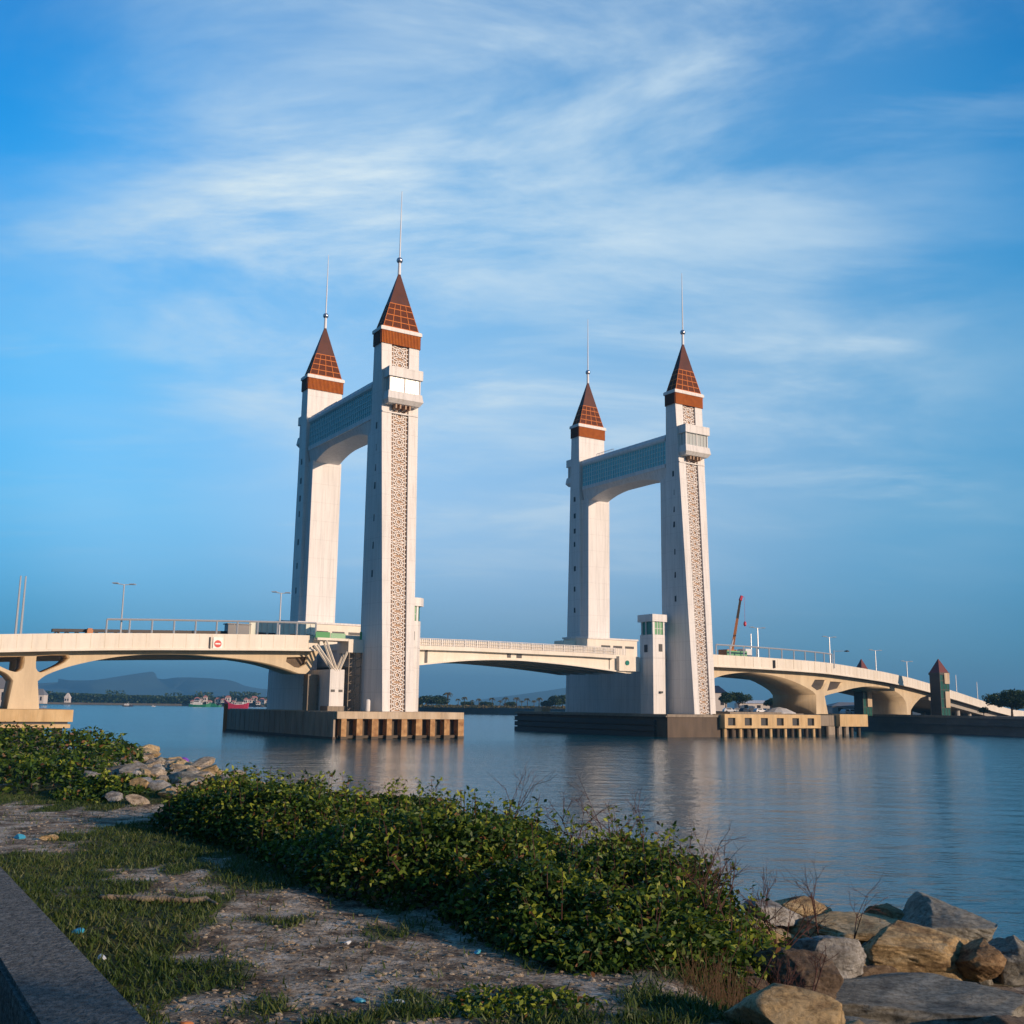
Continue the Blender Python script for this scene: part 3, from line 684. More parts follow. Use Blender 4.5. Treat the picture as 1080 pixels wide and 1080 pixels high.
# gate pier bodies
def gate(u0, mirror, label_w):
    s = -1 if mirror else 1
    a = lambda x, y: (min(u0+s*x, u0+s*y), max(u0+s*x, u0+s*y))
    # outer side is -x for left gate
    t = thing('gate_pier', label_w, 'pier', W(u0, -14, 3.7), TH)
    m = MB(); bx(m, *a(-2.9, 3.36), -32.0, -1.9, 3.72, 12.55); mk('pier_wall', m, 'wall', t)
    m = MB(); bx(m, *a(-5.2, 4.2), -26, -3.9, 12.6, 13.55); mk('portal_slab', m, 'fascia', t)
    m = MB(); bx(m, *a(-5.0, 3.2), -25, -5.2, 10.2, 12.6); mk('bearing_block', m, 'wall', t)
    m = MB(); bx(m, *a(-5.2, 4.2), -3.9, -3.6, 12.6, 14.7); mk('kerb_wall', m, 'fascia', t)
    # machine house on the rear side of the road
    h = thing('machine_house', ('long low cream machine house on the deck before the rear left tower' if not mirror else 'long low cream machine house on the deck before the rear right tower'), 'building', W(u0, -24, 13.5), TH, 'machine houses on the gate decks')
    lo, hi = u0-10.8, u0+6.6
    m = MB(); bx(m, u0-8.0, hi, -26.5, -22.2, 13.2, 17.55); mk('wall', m, 'bwall' if False else 'fascia', h)
    m = MB(); bx(m, u0-8.2, hi+.2, -26.7, -22.0, 17.55, 17.85); mk('roof', m, 'white', h)
    m = MB(); bx(m, lo, u0-8.0, -25.6, -22.5, 13.2, 17.0); mk('annex', m, 'hoard', h)
    for k in range(3):
        m = MB(); q = u0-2.2+k*2.9; bx(m, q, q+2.2, -22.2, -22.17, 16.0, 16.45); mk('louvre', m, 'dark', h)
    return t
gate(0, False, 'grey pier wall filling the gap beneath the left gate towers')
gate(GAP, True, 'broad grey pier wall beneath the deck of the right gate')

# platforms
PL = thing('gate_platform', 'concrete platform with rusty orange fender columns under the left gate', 'platform', W(0, -17, 0), TH)
m = MB(); bx(m, -10, 9.8, -40, 6, 2.75, 3.72); mk('cap_slab', m, 'capc', PL)
m = MB(); bx(m, -9.98, 9.4, -39.8, 4.6, -1.5, 2.75); mk('core', m, 'pile', PL)
ow = MB(); bx(ow, -10.25, -9.97, -40.2, 5.4, .2, 3.6)
for v in np.arange(-38, 5, 2.3): bx(ow, -10.3, -10.22, v-.05, v+.05, .28, 3.62)
mk('outer_wall', ow, 'outer', PL)
m = MB(); bx(m, -10.35, -9.9, -40.3, 5.5, -1.5, .28); mk('wet_foot', m, 'pile', PL)
for i in range(9):
    u = -8.9+i*2.28
    m = MB(); bx(m, u-.40, u+.36+.1*(i % 3), 4.6, 5.9, -1.5, 2.75); fc_ = mk('fender_column', m, 'rust', PL)
    m = MB(); bx(m, u-.46, u+.56, 4.55, 5.97, -1.5, .35+.15*(i % 2)); mk('tide_band', m, 'pile', fc_)
m = MB(); bx(m, -9.6, 9.6, 5.0, 5.35, .1, .5); mk('fender_beam', m, 'pile', PL)
PR = thing('gate_platform', 'dark fendered platform under the right gate and its towers', 'platform', W(GAP, -17, 0), TH)
m = MB(); bx(m, GAP-10, GAP+9.8, -40, 6, 3.3, 3.72); mk('cap_slab', m, 'conc', PR)
m = MB(); bx(m, GAP-9.8, GAP+9.6, -39.8, 5.8, -1.5, 3.3); mk('core', m, 'brownwall', PR)
for z in (.35, 1.35, 2.35):
    m = MB(); bx(m, GAP-10.35, GAP-9.8, -40, 3.0, z-.4, z+.42); mk('fender_beam', m, 'fender', PR)
m = MB(); bx(m, GAP-10.3, GAP-9.75, -40, 6, 3.28, 3.5); mk('edge_strip', m, 'conc', PR)
FD = thing('fender_dolphin', 'orange lit concrete fender with square dark recesses on piles', 'fender', W(72, 5, 0), TH)
m = MB(); bx(m, 60, 83.4, 2.0, 6.6, 1.5, 3.85)
mk('beam', m, 'yell', FD)
n6 = 6
m = MB(); bx(m, 60, 83.4, 6.6, 7.1, 3.25, 3.85); bx(m, 60, 83.4, 6.6, 7.1, 1.5, 1.95)
edges = [60]
for i in range(n6):
    c = 61.6+i*3.85; edges += [c-.85, c+.85]
edges.append(83.4)
for i in range(0, len(edges), 2): bx(m, edges[i], edges[i+1], 6.6, 7.1, 1.95, 3.25)
mk('front_frame', m, 'yell', FD)
for i in range(n6):
    c = 61.6+i*3.85; m = MB(); bx(m, c-.85, c+.85, 6.61, 6.72, 1.95, 3.25); mk('recess', m, 'dark', FD)
for i in range(13):
    u = 60.7+i*1.8; m = MB(); m.tube(W(u, 6.2, -2), W(u, 6.2, 1.5), .38, n=10); mk('pile', m, 'yell' if i % 2 == 0 else 'pile', FD)
for i in range(7):
    u = 61.5+i*3.4; m = MB(); m.tube(W(u, 2.8, -2), W(u, 2.8, 1.5), .4, n=10); mk('pile', m, 'pile', FD)
FE = thing('fender_dolphin', 'plain lit concrete fender box on short piles, right of the recessed one', 'fender', W(91, 5, 0), TH)
m = MB(); bx(m, 88.6, 96.2, 2, 7, 1.8, 4.0); mk('beam', m, 'yell', FE)
m = MB(); bx(m, 83.5, 88.6, 2, 6, 1.9, 3.8); mk('link_wall', m, 'conc', FE)
for u in (84.5, 86.5, 89.3, 91.2, 93.2, 95.2):
    m = MB(); m.tube(W(u, 5.6, -2), W(u, 5.6, 1.9), .38, n=10); mk('pile', m, 'pile', FE)

# control houses
def control_house(u0, v0, label):
    t = thing('control_house', label, 'control house', W(u0, v0, 3.7), TH)
    def prism(mb, hx, hy, ch, z0, z1, g=0):
        hx += g; hy += g
        P = [(-hx, -hy), (hx-ch, -hy), (hx, -hy+ch), (hx, hy), (-hx, hy)]
        b = [W(u0+x, v0-y, z0) for x, y in P]; tt = [W(u0+x, v0-y, z1) for x, y in P]; n = 5
        mb.add(b+tt, [tuple(range(n)), tuple(range(n, 2*n))]+[(i, (i+1) % n, n+(i+1) % n, n+i) for i in range(n)])
    m = MB(); prism(m, 1.75, 1.75, .9, 3.72, 17.2); mk('shaft', m, 'white', t)
    m = MB(); prism(m, 1.62, 1.62, .9, 17.2, 19.45); gl = mk('window_band', m, 'gglass', t)
    m = MB()
    for x0, x1 in ((-1.8, -1.35), (.55, .85)): bx(m, u0+x0, u0+x1, v0+1.5, v0+1.78, 17.2, 19.45)
    for x in (-.7, -.1): bx(m, u0+x-.05, u0+x+.05, v0+1.6, v0+1.7, 17.2, 19.45)
    bx(m, u0-1.35, u0+.6, v0+1.6, v0+1.69, 18.2, 18.28)
    for y in (-1.6, .1, 1.2): bx(m, u0-1.78, u0-1.6, v0-y-.12, v0-y+.12, 17.2, 19.45)
    mk('window_frame', m, 'white', gl)
    m = MB(); bx(m, u0-1.3, u0+.5, v0+1.62, v0+1.64, 17.25, 19.4); mk('front_pane', m, 'ggreen', gl)
    m = MB(); prism(m, 1.62, 1.62, .9, 19.45, 20.7, .42); mk('roof', m, 'white', t)
    m = MB(); bx(m, u0-.5, u0+.35, v0+1.74, v0+1.77, 14.3, 15.6); mk('window', m, 'dark', t)
    m = MB(); bx(m, u0-1.78, u0-1.74, v0-.6, v0+.3, 14.2, 15.5); mk('window', m, 'dark', t)
    m = MB(); bx(m, u0-.5, u0+.1, v0+1.75, v0+2.1, 7.2, 7.55); mk('floodlight', m, 'dark', t)
    m = MB(); prism(m, 1.75, 1.75, .9, 13.1, 13.22, .03); mk('string_course', m, 'wall', t)
    return t
control_house(52.3, -1.9, 'slender white control house with green windows left of the rightmost tower')
control_house(4.75, -2.9, 'white control house mostly hidden behind the right flank of the nearest tower')

# left gate outer bearing pier, V struts and box
BP = thing('bearing_pier', 'sunlit pier with V shaped struts left of the nearest tower', 'pier', W(-7, -14, 3.7), TH)
m = MB(); bx(m, -8.1, -5.9, -27, -1.5, 3.72, 9.6); mk('pier_wall', m, 'white', BP)
m = MB(); bx(m, -8.05, -5.95, -27, -11.8, 9.6, 12.2); mk('pier_head', m, 'wall', BP)
m = MB(); bx(m, -8.4, -5.7, -4.0, -1.2, 3.72, 4.4); mk('plinth', m, 'conc', BP)
for (a, b) in (((-10.2, 13.0), (-7.3, 9.4)), ((-8.9, 13.8), (-7.0, 9.4)), ((-5.5, 12.2), (-6.7, 9.4))):
    for v in (-1.6, -2.7):
        m = MB(); m.tube(W(a[0], v, a[1]), W(b[0], v, b[1]), .17, n=4); mk('strut', m, 'fascia', BP)
m = MB(); bx(m, -5.5, -2.5, -5.5, -1.35, 12.1, 14.0); mk('maintenance_box', m, 'fascia', BP)
m = MB(); bx(m, -10.3, -5.4, -4.5, -1.4, 13.7, 14.05); mk('platform_floor', m, 'fascia', BP)
m = MB(); bx(m, -10.4, -8.2, -2.0, -1.9, 13.9, 14.9); mk('green_net', m, 'green', BP)
m = MB(); bx(m, -8.1, -5.8, -2.0, -1.9, 14.05, 14.8); mk('cream_net', m, 'ggreen', BP)
m = MB(); bx(m, -3.4, -2.6, -2.2, -1.9, 14.0, 15.2); mk('green_net', m, 'green', BP)
m = MB()
for z in np.arange(5.2, 12, 1.2): bx(m, -5.4, -3.3, -2.6, -1.4, z, z+.07)
for u in (-5.3, -4.3, -3.4): m.tube(W(u, -1.4, 3.7), W(u, -1.4, 12.1), .07, n=4)
for i in range(6): m.tube(W(-5.3, -1.4, 3.8+i*1.3), W(-3.4, -1.4, 5.0+i*1.3), .05, n=4)
mk('stair_scaffold', m, 'conc', BP)
m = MB(); bx(m, -7.9, -7.3, -1.5, -1.44, 6.4, 6.75); bx(m, -6.7, -6.1, -1.5, -1.44, 6.4, 6.75); mk('vent', m, 'dark', BP)
SC = thing('stained_column', 'stained grey column standing on the platform beneath the haunch', 'column', W(-10.2, -6, 3.7), TH)
m = MB(); bx(m, -9.9, -8.4, -7.0, -5.3, 3.72, 8.9); mk('column', m, 'conc', SC)
m = MB()
for z in (4.6, 5.9, 7.3, 8.2): bx(m, -9.98, -8.3, -7.1, -5.2, z, z+.1)
for u in (-9.95, -8.35): m.tube(W(u, -5.15, 3.7), W(u, -5.15, 8.9), .05, n=4)
mk('ladder_frame', m, 'conc', SC)
BT = MB(); BT.lathe([(.3, 0), (.35, .1), (.35, 1.5), (.2, 1.7)], W(-3.9, 2.5, 3.72), 12)
tag(mk('tank', BT, 'white', loc=W(-3.9, 2.5, 3.72)), label='small white tank standing by the foot of the nearest tower', cat='tank')

# cabinets on the right platform
m = MB(); bx(m, GAP-9.3, GAP-7.2, -34.5, -32, 3.73, 4.6); tag(mk('pallet_stack', m, 'capc', loc=W(GAP-8, -33, 3.73)), label='low sunlit stack at the far left end of the right platform', cat='stack')
for k, z in enumerate((4.6, 6.8, 9.6)):
    pass

# ------------------------------------------------------------------ right approach bridge on a curved plan
CP = [W(52, -3)[:2], W(61, -3)[:2], W(70, -3)[:2], (47.1, 203.8), (63.0, 216.0), (84.0, 243.0), (107.0, 275.0), (119.4, 292.0), (144.8, 330.0), (166.0, 362.0), (200.0, 412.0)]
CU = np.array(arc(CP, 12)); CS_ = np.r_[0, np.cumsum(np.hypot(*np.diff(CU, axis=0).T))]
def at(s): return np.array([np.interp(s, CS_, CU[:, 0]), np.interp(s, CS_, CU[:, 1])])
def offp(s, o, z=0):
    a, b = at(max(0, s-.6)), at(min(CS_[-1], s+.6)); t = (b-a)/np.hypot(*(b-a)); q = at(s)+o*np.array([-t[1], t[0]]); return (q[0], q[1], z)
RTs = [0, 8, 18.7, 27, 46.4, 58.3, 80, 100, 118.6, 138, 180, 200, 230, 280]; RTz = [14.6, 14.5, 14.42, 14.35, 14.05, 13.75, 13.25, 12.5, 11.5, 10.2, 7.9, 6.9, 5.6, 4.8]
def rstn(ss, o=0):
    out = []
    for s in ss:
        a, b = at(max(0, s-.6)), at(min(CS_[-1], s+.6)); t = (b-a)/np.hypot(*(b-a)); n = np.array([-t[1], t[0]]); p = at(s)+o*n
        out.append((p[0], p[1], -n[0], -n[1], float(np.interp(s, RTs, RTz))))
    return out
RA = thing('approach_bridge', 'long cream bridge deck curving away and down to the right bank', 'bridge', offp(48, 10, 3.7), TH)
ss = np.arange(6, 280, 3.5)
st = rstn(ss); stf = rstn(ss, 21.5)
m = MB(); m.sweep(st, [(0, -2.0), (0, 0), (-.35, 0), (-.35, -2.0)]); mk('parapet', m, 'fascia', RA)
m = MB(); m.sweep(st, [(.16, -2.24), (.16, -1.96), (-.3, -2.0), (-.3, -2.24)]); mk('edge_lip', m, 'fascia', RA)
m = MB(); m.sweep(stf, [(0, -2.2), (0, 0), (-.35, 0), (-.35, -2.2)]); mk('parapet', m, 'fascia', RA)
m = MB(); m.sweep(st, [(-.3, -2.1), (-.3, -1.15), (-21.4, -1.15), (-21.4, -2.1)]); mk('deck_slab', m, 'deck', RA)
m = MB()
for s in np.arange(14, 200, 2.2):
    z = float(np.interp(s, RTs, RTz)); m.tube(offp(s, -.002, z-1.9), offp(s, -.002, z-.1), .022, n=4)
mk('panel_joints', m, 'cream', RA)
rt_ = lambda s: float(np.interp(s, RTs, RTz))-2.05
outer = [(12, rt_(12)), (12, 8.5)] + arc([(12, 8.5), (17.9, 10.5), (21.5, 11.2), (26, 11.55), (30.9, 11.3), (36.3, 10.55), (40.7, 9.55), (44.7, 8.4), (46.2, 7.6)]) + [(46.0, 3.9), (51.2, 3.9)] + \
    arc([(49.9, 7.5), (52, 7.85), (59.3, 8.65), (65.6, 9.35), (73.5, 9.9), (82.5, 10.05), (90, 9.75), (96, 9.0), (100.5, 7.9), (102.8, 6.6), (103.5, 4.2)], 3) + [(103.5, 3.4), (106.2, 3.4)] + \
    arc([(106.7, 5.0), (110, 6.3), (116, 8.0)], 2) + [(124, rt_(124)-.2), (124, rt_(124))] + [(s, rt_(s)) for s in (118, 100, 80, 58, 46, 27, 18)]
hA = [(44.3, 9.35), (45.9, 10.65), (51.4, 10.75), (50.4, 9.6), (49.4, 8.9), (46.9, 8.45)]
hB = [(51.0, 8.4), (52.9, 10.5), (59.8, 10.5), (57.6, 9.15)]
hC = [(106.4, 6.2), (111.3, 8.4), (112.6, 8.1), (107.0, 5.9)]
extrude_profile('haunched_girder', outer, [hA, hB, hC], 4.9, lambda s, w, z: offp(s, 6.9+w, z), 'cream', RA, cut=(14, 124, 4))
for h_ in (hA, hB, hC): extrude_profile('hole_shade_panel', h_, [], .2, lambda s, w, z: offp(s, 2.75+w, z), 'fender', RA)  # dark sheets added to close the pier openings, painting in their shade
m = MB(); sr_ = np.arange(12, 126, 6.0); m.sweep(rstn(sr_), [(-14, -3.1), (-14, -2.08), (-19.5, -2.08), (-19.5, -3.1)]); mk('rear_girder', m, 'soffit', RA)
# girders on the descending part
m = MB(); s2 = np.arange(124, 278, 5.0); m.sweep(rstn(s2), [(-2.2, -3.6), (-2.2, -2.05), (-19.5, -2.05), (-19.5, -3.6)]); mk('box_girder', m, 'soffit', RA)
for s in (134, 148, 162, 178, 196):
    for o in (4, 17):
        z1 = float(np.interp(s, RTs, RTz))-3.6
        if z1 > 3.7:
            m = MB(); p = offp(s, o); m.tube((p[0], p[1], 3.4), (p[0], p[1], z1), .7, n=12); mk('pier_column', m, 'soffit', RA)
FT = thing('pier_footing', 'low dark footing in the water beneath the first right pier', 'footing', offp(48, 10, 0), 0)
m = MB(); m.sweep(rstn([43, 47, 51, 55]), [(1.5, 0-11.5), (1.5, -10.3), (-22, -10.3), (-22, -11.5)]); m.sweep(rstn([44, 50, 54]), [(1, -16), (1, -11.4), (-21, -11.4), (-21, -16)]); mk('slab', m, 'conc', FT)

# pipe rail frames above the parapets
def rail_frame(pts, h, label, grp, every=1):
    t = thing('pipe_frame', label, 'railing', pts[0], 0, grp)
    for i, p in enumerate(pts):
        m = MB(); m.tube(p, (p[0], p[1], p[2]+h), .13, n=6); mk('post', m, 'steel', t)
    m = MB()
    for a, b in zip(pts[:-1], pts[1:]):
        m.tube((a[0], a[1], a[2]+h), (b[0], b[1], b[2]+h), .15, n=6)
    mk('top_rail', m, 'steel', t)
lp = [W(u, -3.2, float(np.interp(u, us, Tz))-.05) for u in np.arange(-38.9, -9.5, 2.9)]
rail_frame(lp, 1.85, 'white pipe frame standing on the left approach parapet', 'pipe frames on the parapets')
rp = [offp(s, .2, float(np.interp(s, RTs, RTz))-.05) for s in np.arange(16, 52, 3.4)]
rail_frame(rp, 1.9, 'white pipe frame standing on the right approach parapet', 'pipe frames on the parapets')
# dark gantry beam lying along the far side of the left deck
GB = thing('gantry_beam', 'long dark lattice beam lying along the far side of the left deck', 'beam', W(-26, -21.5, 13), TH)
m = MB()
for i in range(24):
    u = -42.5+i*1.35; z0, z1 = 14.35+i*.045, 14.39+i*.045
    m.hexa([W(u, -21, z0), W(u+1.36, -21, z1), W(u+1.36, -22, z1), W(u, -22, z0)], [W(u, -21, z0+.42), W(u+1.36, -21, z1+.42), W(u+1.36, -22, z1+.42), W(u, -22, z0+.42)])
mk('chord', m, 'fender', GB)
m = MB()
for i in range(24):
    u = -42.5+i*1.35; z0 = 14.3+i*.045; m.tube(W(u, -21.2, z0-.5), W(u+.6, -21.2, z0+.1), .09, n=4); m.tube(W(u+.6, -21.2, z0+.1), W(u+1.3, -21.2, z0-.5), .09, n=4)
mk('bracing', m, 'fender', GB)
for u in (-41.5, -33, -24, -15): 
    m = MB(); m.tube(W(u, -21.5, 12.3), W(u, -21.5, 14.6), .12, n=6); mk('leg', m, 'steel', GB)
OB = MB(); bx(OB, -38.0, -37.2, -20.8, -19.9, 12.5, 14.8); bx(OB, -37.9, -37.3, -20.7, -20.0, 14.8, 15.0)
tag(mk('equipment_cabinet', OB, 'orange', loc=W(-37.5, -20, 12.5)), label='small orange cabinet beneath the dark beam on the left deck', cat='cabinet')
DC = MB(); bx(DC, -17.6, -14.2, -21.3, -19.5, 13.1, 16.6); bx(DC, -17.8, -14.0, -21.5, -19.3, 16.6, 16.75)
tag(mk('site_cabin', DC, 'carp', loc=W(-16, -20.5, 13.1)), label='dark blue site cabin on the deck left of the greenish hoarding', cat='cabin')
HD = thing('site_hoarding', 'pale greenish site hoarding on the deck with dark slots', 'hoarding', W(-8, -21, 13.3), TH)
m = MB(); bx(m, -14.0, -3.0, -20.6, -20.3, 13.2, 17.3); mk('panel', m, 'hoard', HD)
m = MB()
for u in np.arange(-13.8, -3, .9): bx(m, u, u+.12, -20.3, -20.2, 13.2, 17.3)
mk('ribs', m, 'fascia', HD)
for u in (-12.5, -10.9, -7.2, -4.6):
    m = MB(); bx(m, u, u+1.2, -20.3, -20.17, 15.0, 15.6); mk('slot', m, 'dark', HD)

# no entry sign and green net on the fascia
NS = thing('channel_sign', 'white board with red no entry disc on the left fascia', 'sign', W(-24.2, -2.9, 12.7), TH)
m = MB(); bx(m, -24.85, -23.55, -2.96, -2.86, 12.0, 13.5); mk('board', m, 'signw', NS)
def disc(mb, u, v, z, r, th, n=24):
    k = len(mb.v)
    for vv in (v, v+th):
        for i in range(n): a = 2*math.pi*i/n; mb.v.append(W(u+r*math.cos(a), vv, z+r*math.sin(a)))
    mb.f += [tuple(k+i for i in range(n)), tuple(k+n+i for i in range(n))]+[(k+i, k+(i+1) % n, k+n+(i+1) % n, k+n+i) for i in range(n)]
m = MB(); disc(m, -24.2, -2.86, 12.62, .5, .03); mk('disc', m, 'red', NS)
m = MB(); bx(m, -24.55, -23.85, -2.83, -2.815, 12.54, 12.72); mk('bar', m, 'signw', NS)
m = MB(); bx(m, -25.35, -25.2, -3.0, -2.8, 11.9, 13.5); tag(mk('gauge_board', m, 'dark', loc=W(-25.3, -2.9, 12.7)), label='narrow dark board on the fascia beside the no entry sign', cat='board')
m = MB(); p = offp(30.5, -.1); m.box(p[0]-.25, p[0]+.25, p[1]-.12, p[1]+.02, 12.4, 13.9)
tag(mk('gauge_board', m, 'dark', loc=(p[0], p[1], 12.9)), label='narrow dark board on the right approach fascia', cat='board')

# crane on the right deck
p0 = W(78.5, -9.5, 0)
CR = thing('truck_crane', 'truck crane with raised orange boom on the deck right of the towers', 'crane', (p0[0], p0[1], 13.2), TH)
def cb_(mb, a0, a1, b0, b1, z0, z1): mb.box(78.5+a0, 78.5+a1, -9.5+b0, -9.5+b1, z0, z1, W)
m = MB(); cb_(m, -3.6, 3.6, -1.2, 1.2, 13.7, 14.5); mk('chassis', m, 'orange', CR)
m = MB(); cb_(m, 2.0, 3.7, -1.1, 1.1, 14.5, 16.2); cab = mk('cab', m, 'carw', CR)
m = MB(); cb_(m, -2.9, -.4, -1.25, 1.25, 14.6, 15.9); mk('turntable_house', m, 'orange', CR)
m = MB(); cb_(m, -4.0, 1.2, 2.2, 2.3, 14.0, 15.6); mk('green_screen', m, 'ggreen', CR)
for a in (-2.8, -1.4, 1.4, 2.8):
    m = MB()
    for b in (-1.2, 1.0): m.tube(W(78.5+a, -9.5+b, 13.75), W(78.5+a, -9.5+b+.3, 13.75), .5, n=12)
    mk('wheel', m, 'tyre', CR)
m = MB(); m.tube(W(77.9, -9.5, 15.3), W(79.6, -9.5, 22.0), .42, .34, n=4); b1 = mk('boom', m, 'orange', CR)
m = MB(); m.tube(W(79.6, -9.5, 22.0), W(80.6, -9.5, 26.0), .36, .3, n=4); mk('boom_tip', m, 'pile', CR)
m = MB(); m.tube(W(80.5, -9.5, 25.6), W(80.9, -9.5, 26.5), .34, .28, n=6); mk('boom_head', m, 'pink', CR)
m = MB(); m.tube(W(81.6, -9.5, 26.3), W(81.6, -9.5, 21.6), .025, n=4); m.tube(W(80.9, -9.5, 26.5), W(81.6, -9.5, 26.3), .05, n=4); m.lathe([(.1, 0), (.3, .3), (.3, .7), (.1, 1.0)], W(81.6, -9.5, 20.6), 8); mk('hook', m, 'pink', CR)
m = MB(); m.tube(W(77.2, -9.5, 15.2), W(78.9, -9.5, 19), .2, n=6); mk('boom_ram', m, 'steel', CR)

# lamp posts
LG = 'lamp posts along the bridge deck'
def lamp(x, y, z0, z1, arm, label, rot=TH, cam_=False, r=.14):
    t = thing('lamp_post', label, 'lamp post', (x, y, z0), rot, LG)
    m = MB(); m.tube((x, y, z0), (x, y, z1), r, r*.6, n=8); mk('pole', m, 'steel', t)
    if arm:
        e = Vector((math.cos(rot), math.sin(rot), 0)); o = Vector((x, y, z1-.05))
        for s in (-1, 1):
            m = MB(); m.tube(o, o+e*s*arm+Vector((0, 0, .12)), .06, n=6); am = mk('arm', m, 'steel', t)
            m = MB(); q = o+e*s*arm; m.box(q.x-.35, q.x+.35, q.y-.35, q.y+.35, q.z+.08, q.z+.2); mk('lamp_head', m, 'steel', am)
    return t
def lampW(u, v, z1, arm, label, **k):
    p = W(u, v); lamp(p[0], p[1], float(np.interp(u, us, Tz))-1.1, z1, arm, label, **k)
lampW(-36.9, -4, 20.0, 1.1, 'T armed lamp post on the left deck above the beam start', rot=TH)
lampW(-15.1, -4, 20.3, 1.0, 'T armed lamp post just left of the rear left tower')
lampW(-49.0, -4, 20.2, 0, 'right one of the twin bare poles near the left edge', r=.17)
lampW(-49.6, -4, 20.2, 0, 'left one of the twin bare poles near the left edge', r=.17)
for s, z1, o, arm, lab in ((27.5, 19.9, 1, 1.5, 'T armed lamp post nearest the crane on the right deck'), (41, 20.0, 14, 0, 'bare pale pole rising behind the right deck'),
                      (50.9, 19.3, 1, 1.5, 'T armed lamp post standing above the first right pier'), (78, 17.9, 1, 1.6, 'T armed lamp post right of the dark red turret roof'),
                      (101.5, 16.4, 1, 1.6, 'T armed lamp post left of the green glazed lift tower'), (148, 14.6, 1, 0, 'bare lamp post just right of the green glazed lift tower'), (176.4, 13.4, 1, 0, 'farthest bare lamp post where the deck nears the trees')):
    p = offp(s, o); lamp(p[0], p[1], float(np.interp(s, RTs, RTz))-1.1, z1, arm, lab)
p = offp(50.2, -.2); q = thing('street_lantern', 'single dark lantern on a side arm above the first right pier', 'lantern', (p[0], p[1], 14.0), TH)
m = MB(); m.tube((p[0], p[1], 13), (p[0], p[1], 16.6), .1, n=6); mk('pole', m, 'steel', q)
m = MB(); m.tube((p[0], p[1], 16.4), (p[0]+2.3, p[1], 16.5), .05, n=6); mk('arm', m, 'steel', q)
m = MB(); m.lathe([(.05, -.15), (.5, -.1), (.45, .08), (.1, .2)], (p[0]+2.6, p[1], 16.45), 12); mk('lamp_head', m, 'dark', q)

# ------------------------------------------------------------------ right bank, quay
def slab(name, pts, z0, z1, topmat, sidemat, kind):
    n = len(pts); mb = MB(); mb.add([(x, y, z1) for x, y in pts], [tuple(range(n))]); o = mk(name, mb, topmat, recalc=False); tag(o, kind='structure')
    w = MB(); w.add([(x, y, z0) for x, y in pts]+[(x, y, z1-.004) for x, y in pts], [(i, (i+1) % n, n+(i+1) % n, n+i) for i in range(n)])
    return w
QP = [(160, 60), (125, 150), (102, 218), (99.3, 229), (96.2, 241), (91.8, 252), (86.6, 264), (80, 300), (66, 380), (58, 450), (40, 520), (8, 570), (-30, 612), (-70, 650), (-80, 700), (60, 1200), (900, 1300), (1600, 200), (600, 60)]
w = slab('ground', QP, -2, 3.5, 'land', 'quay', 0)
QW = thing('quay_wall', 'long dark stone quay wall along the right bank', 'wall', (96.2, 241, 0))
mk('wall', w, 'quay', QW)
m = MB()
for (a, b) in zip(QP[:8], QP[1:9]):
    a = Vector((*a, 3.4)); b = Vector((*b, 3.4)); d = (b-a).normalized(); n_ = Vector((-d.y, d.x, 0))
    m.hexa([a+n_*.25, b+n_*.25, b-n_*.5, a-n_*.5], [x+Vector((0, 0, .5)) for x in (a+n_*.25, b+n_*.25, b-n_*.5, a-n_*.5)])
mk('coping', m, 'conc', QW)
m = MB()
for (a, b) in zip(QP[:8], QP[1:9]):
    a = Vector((*a, 1.9)); b = Vector((*b, 1.9)); d = (b-a).normalized(); n_ = Vector((-d.y, d.x, 0))
    m.hexa([a+n_*.35, b+n_*.35, b-n_*.1, a-n_*.1], [x+Vector((0, 0, .25)) for x in (a+n_*.35, b+n_*.35, b-n_*.1, a-n_*.1)])
mk('ledge', m, 'quay', QW)

# lift towers
def lift_tower(x, y, zt, label):
    t = thing('lift_tower', label, 'tower', (x, y, 3.5), TH-.1, 'lift towers beside the right approach')
    k = zt/16.4
    A = TH-.1; ca, sa = math.cos(A), math.sin(A)
    def f(px, py, pz): px *= .74; py *= .74; return (x+ca*px-sa*py, y+sa*px+ca*py, pz)
    m = MB(); m.box(-1.9, 1.9, -1.9, 1.9, 3.5, 13.3, f); mk('glass_shaft', m, 'tglass', t)
    m = MB()
    for a in (-1.95, -.65, .65, 1.85):
        m.box(a, a+.12, -1.97, 1.97, 3.5, 13.3, f); 
    for z in (5.5, 7.5, 9.5, 11.5): m.box(-1.98, 1.98, -1.98, 1.98, z, z+.12, f)
    mk('frame', m, 'fender', t)
    m = MB(); m.box(-.2, 1.7, -2.25, -1.98, 5.6, 9.2, f); m.box(-.2, 1.9, -2.25, -1.98, 10.9, 13.3, f); mk('cream_panel', m, 'capc', t)
    m = MB(); m.box(-2.15, 2.15, -2.15, 2.15, 12.9, 13.4, f); mk('eaves', m, 'fender', t)
    m = MB(); m.hexa([f(-2.0, -2.0, 13.4), f(2.0, -2.0, 13.4), f(2.0, 2.0, 13.4), f(-2.0, 2.0, 13.4)], [f(-.08, -.08, zt), f(.08, -.08, zt), f(.08, .08, zt), f(-.08, .08, zt)]); mk('roof', m, 'roofred', t)
lift_tower(97.5, 247, 16.5, 'green glazed lift tower with red pyramid roof on the quay')
lift_tower(84.5, 261, 16.9, 'red pyramid roof of a lift tower peeking over the right deck')

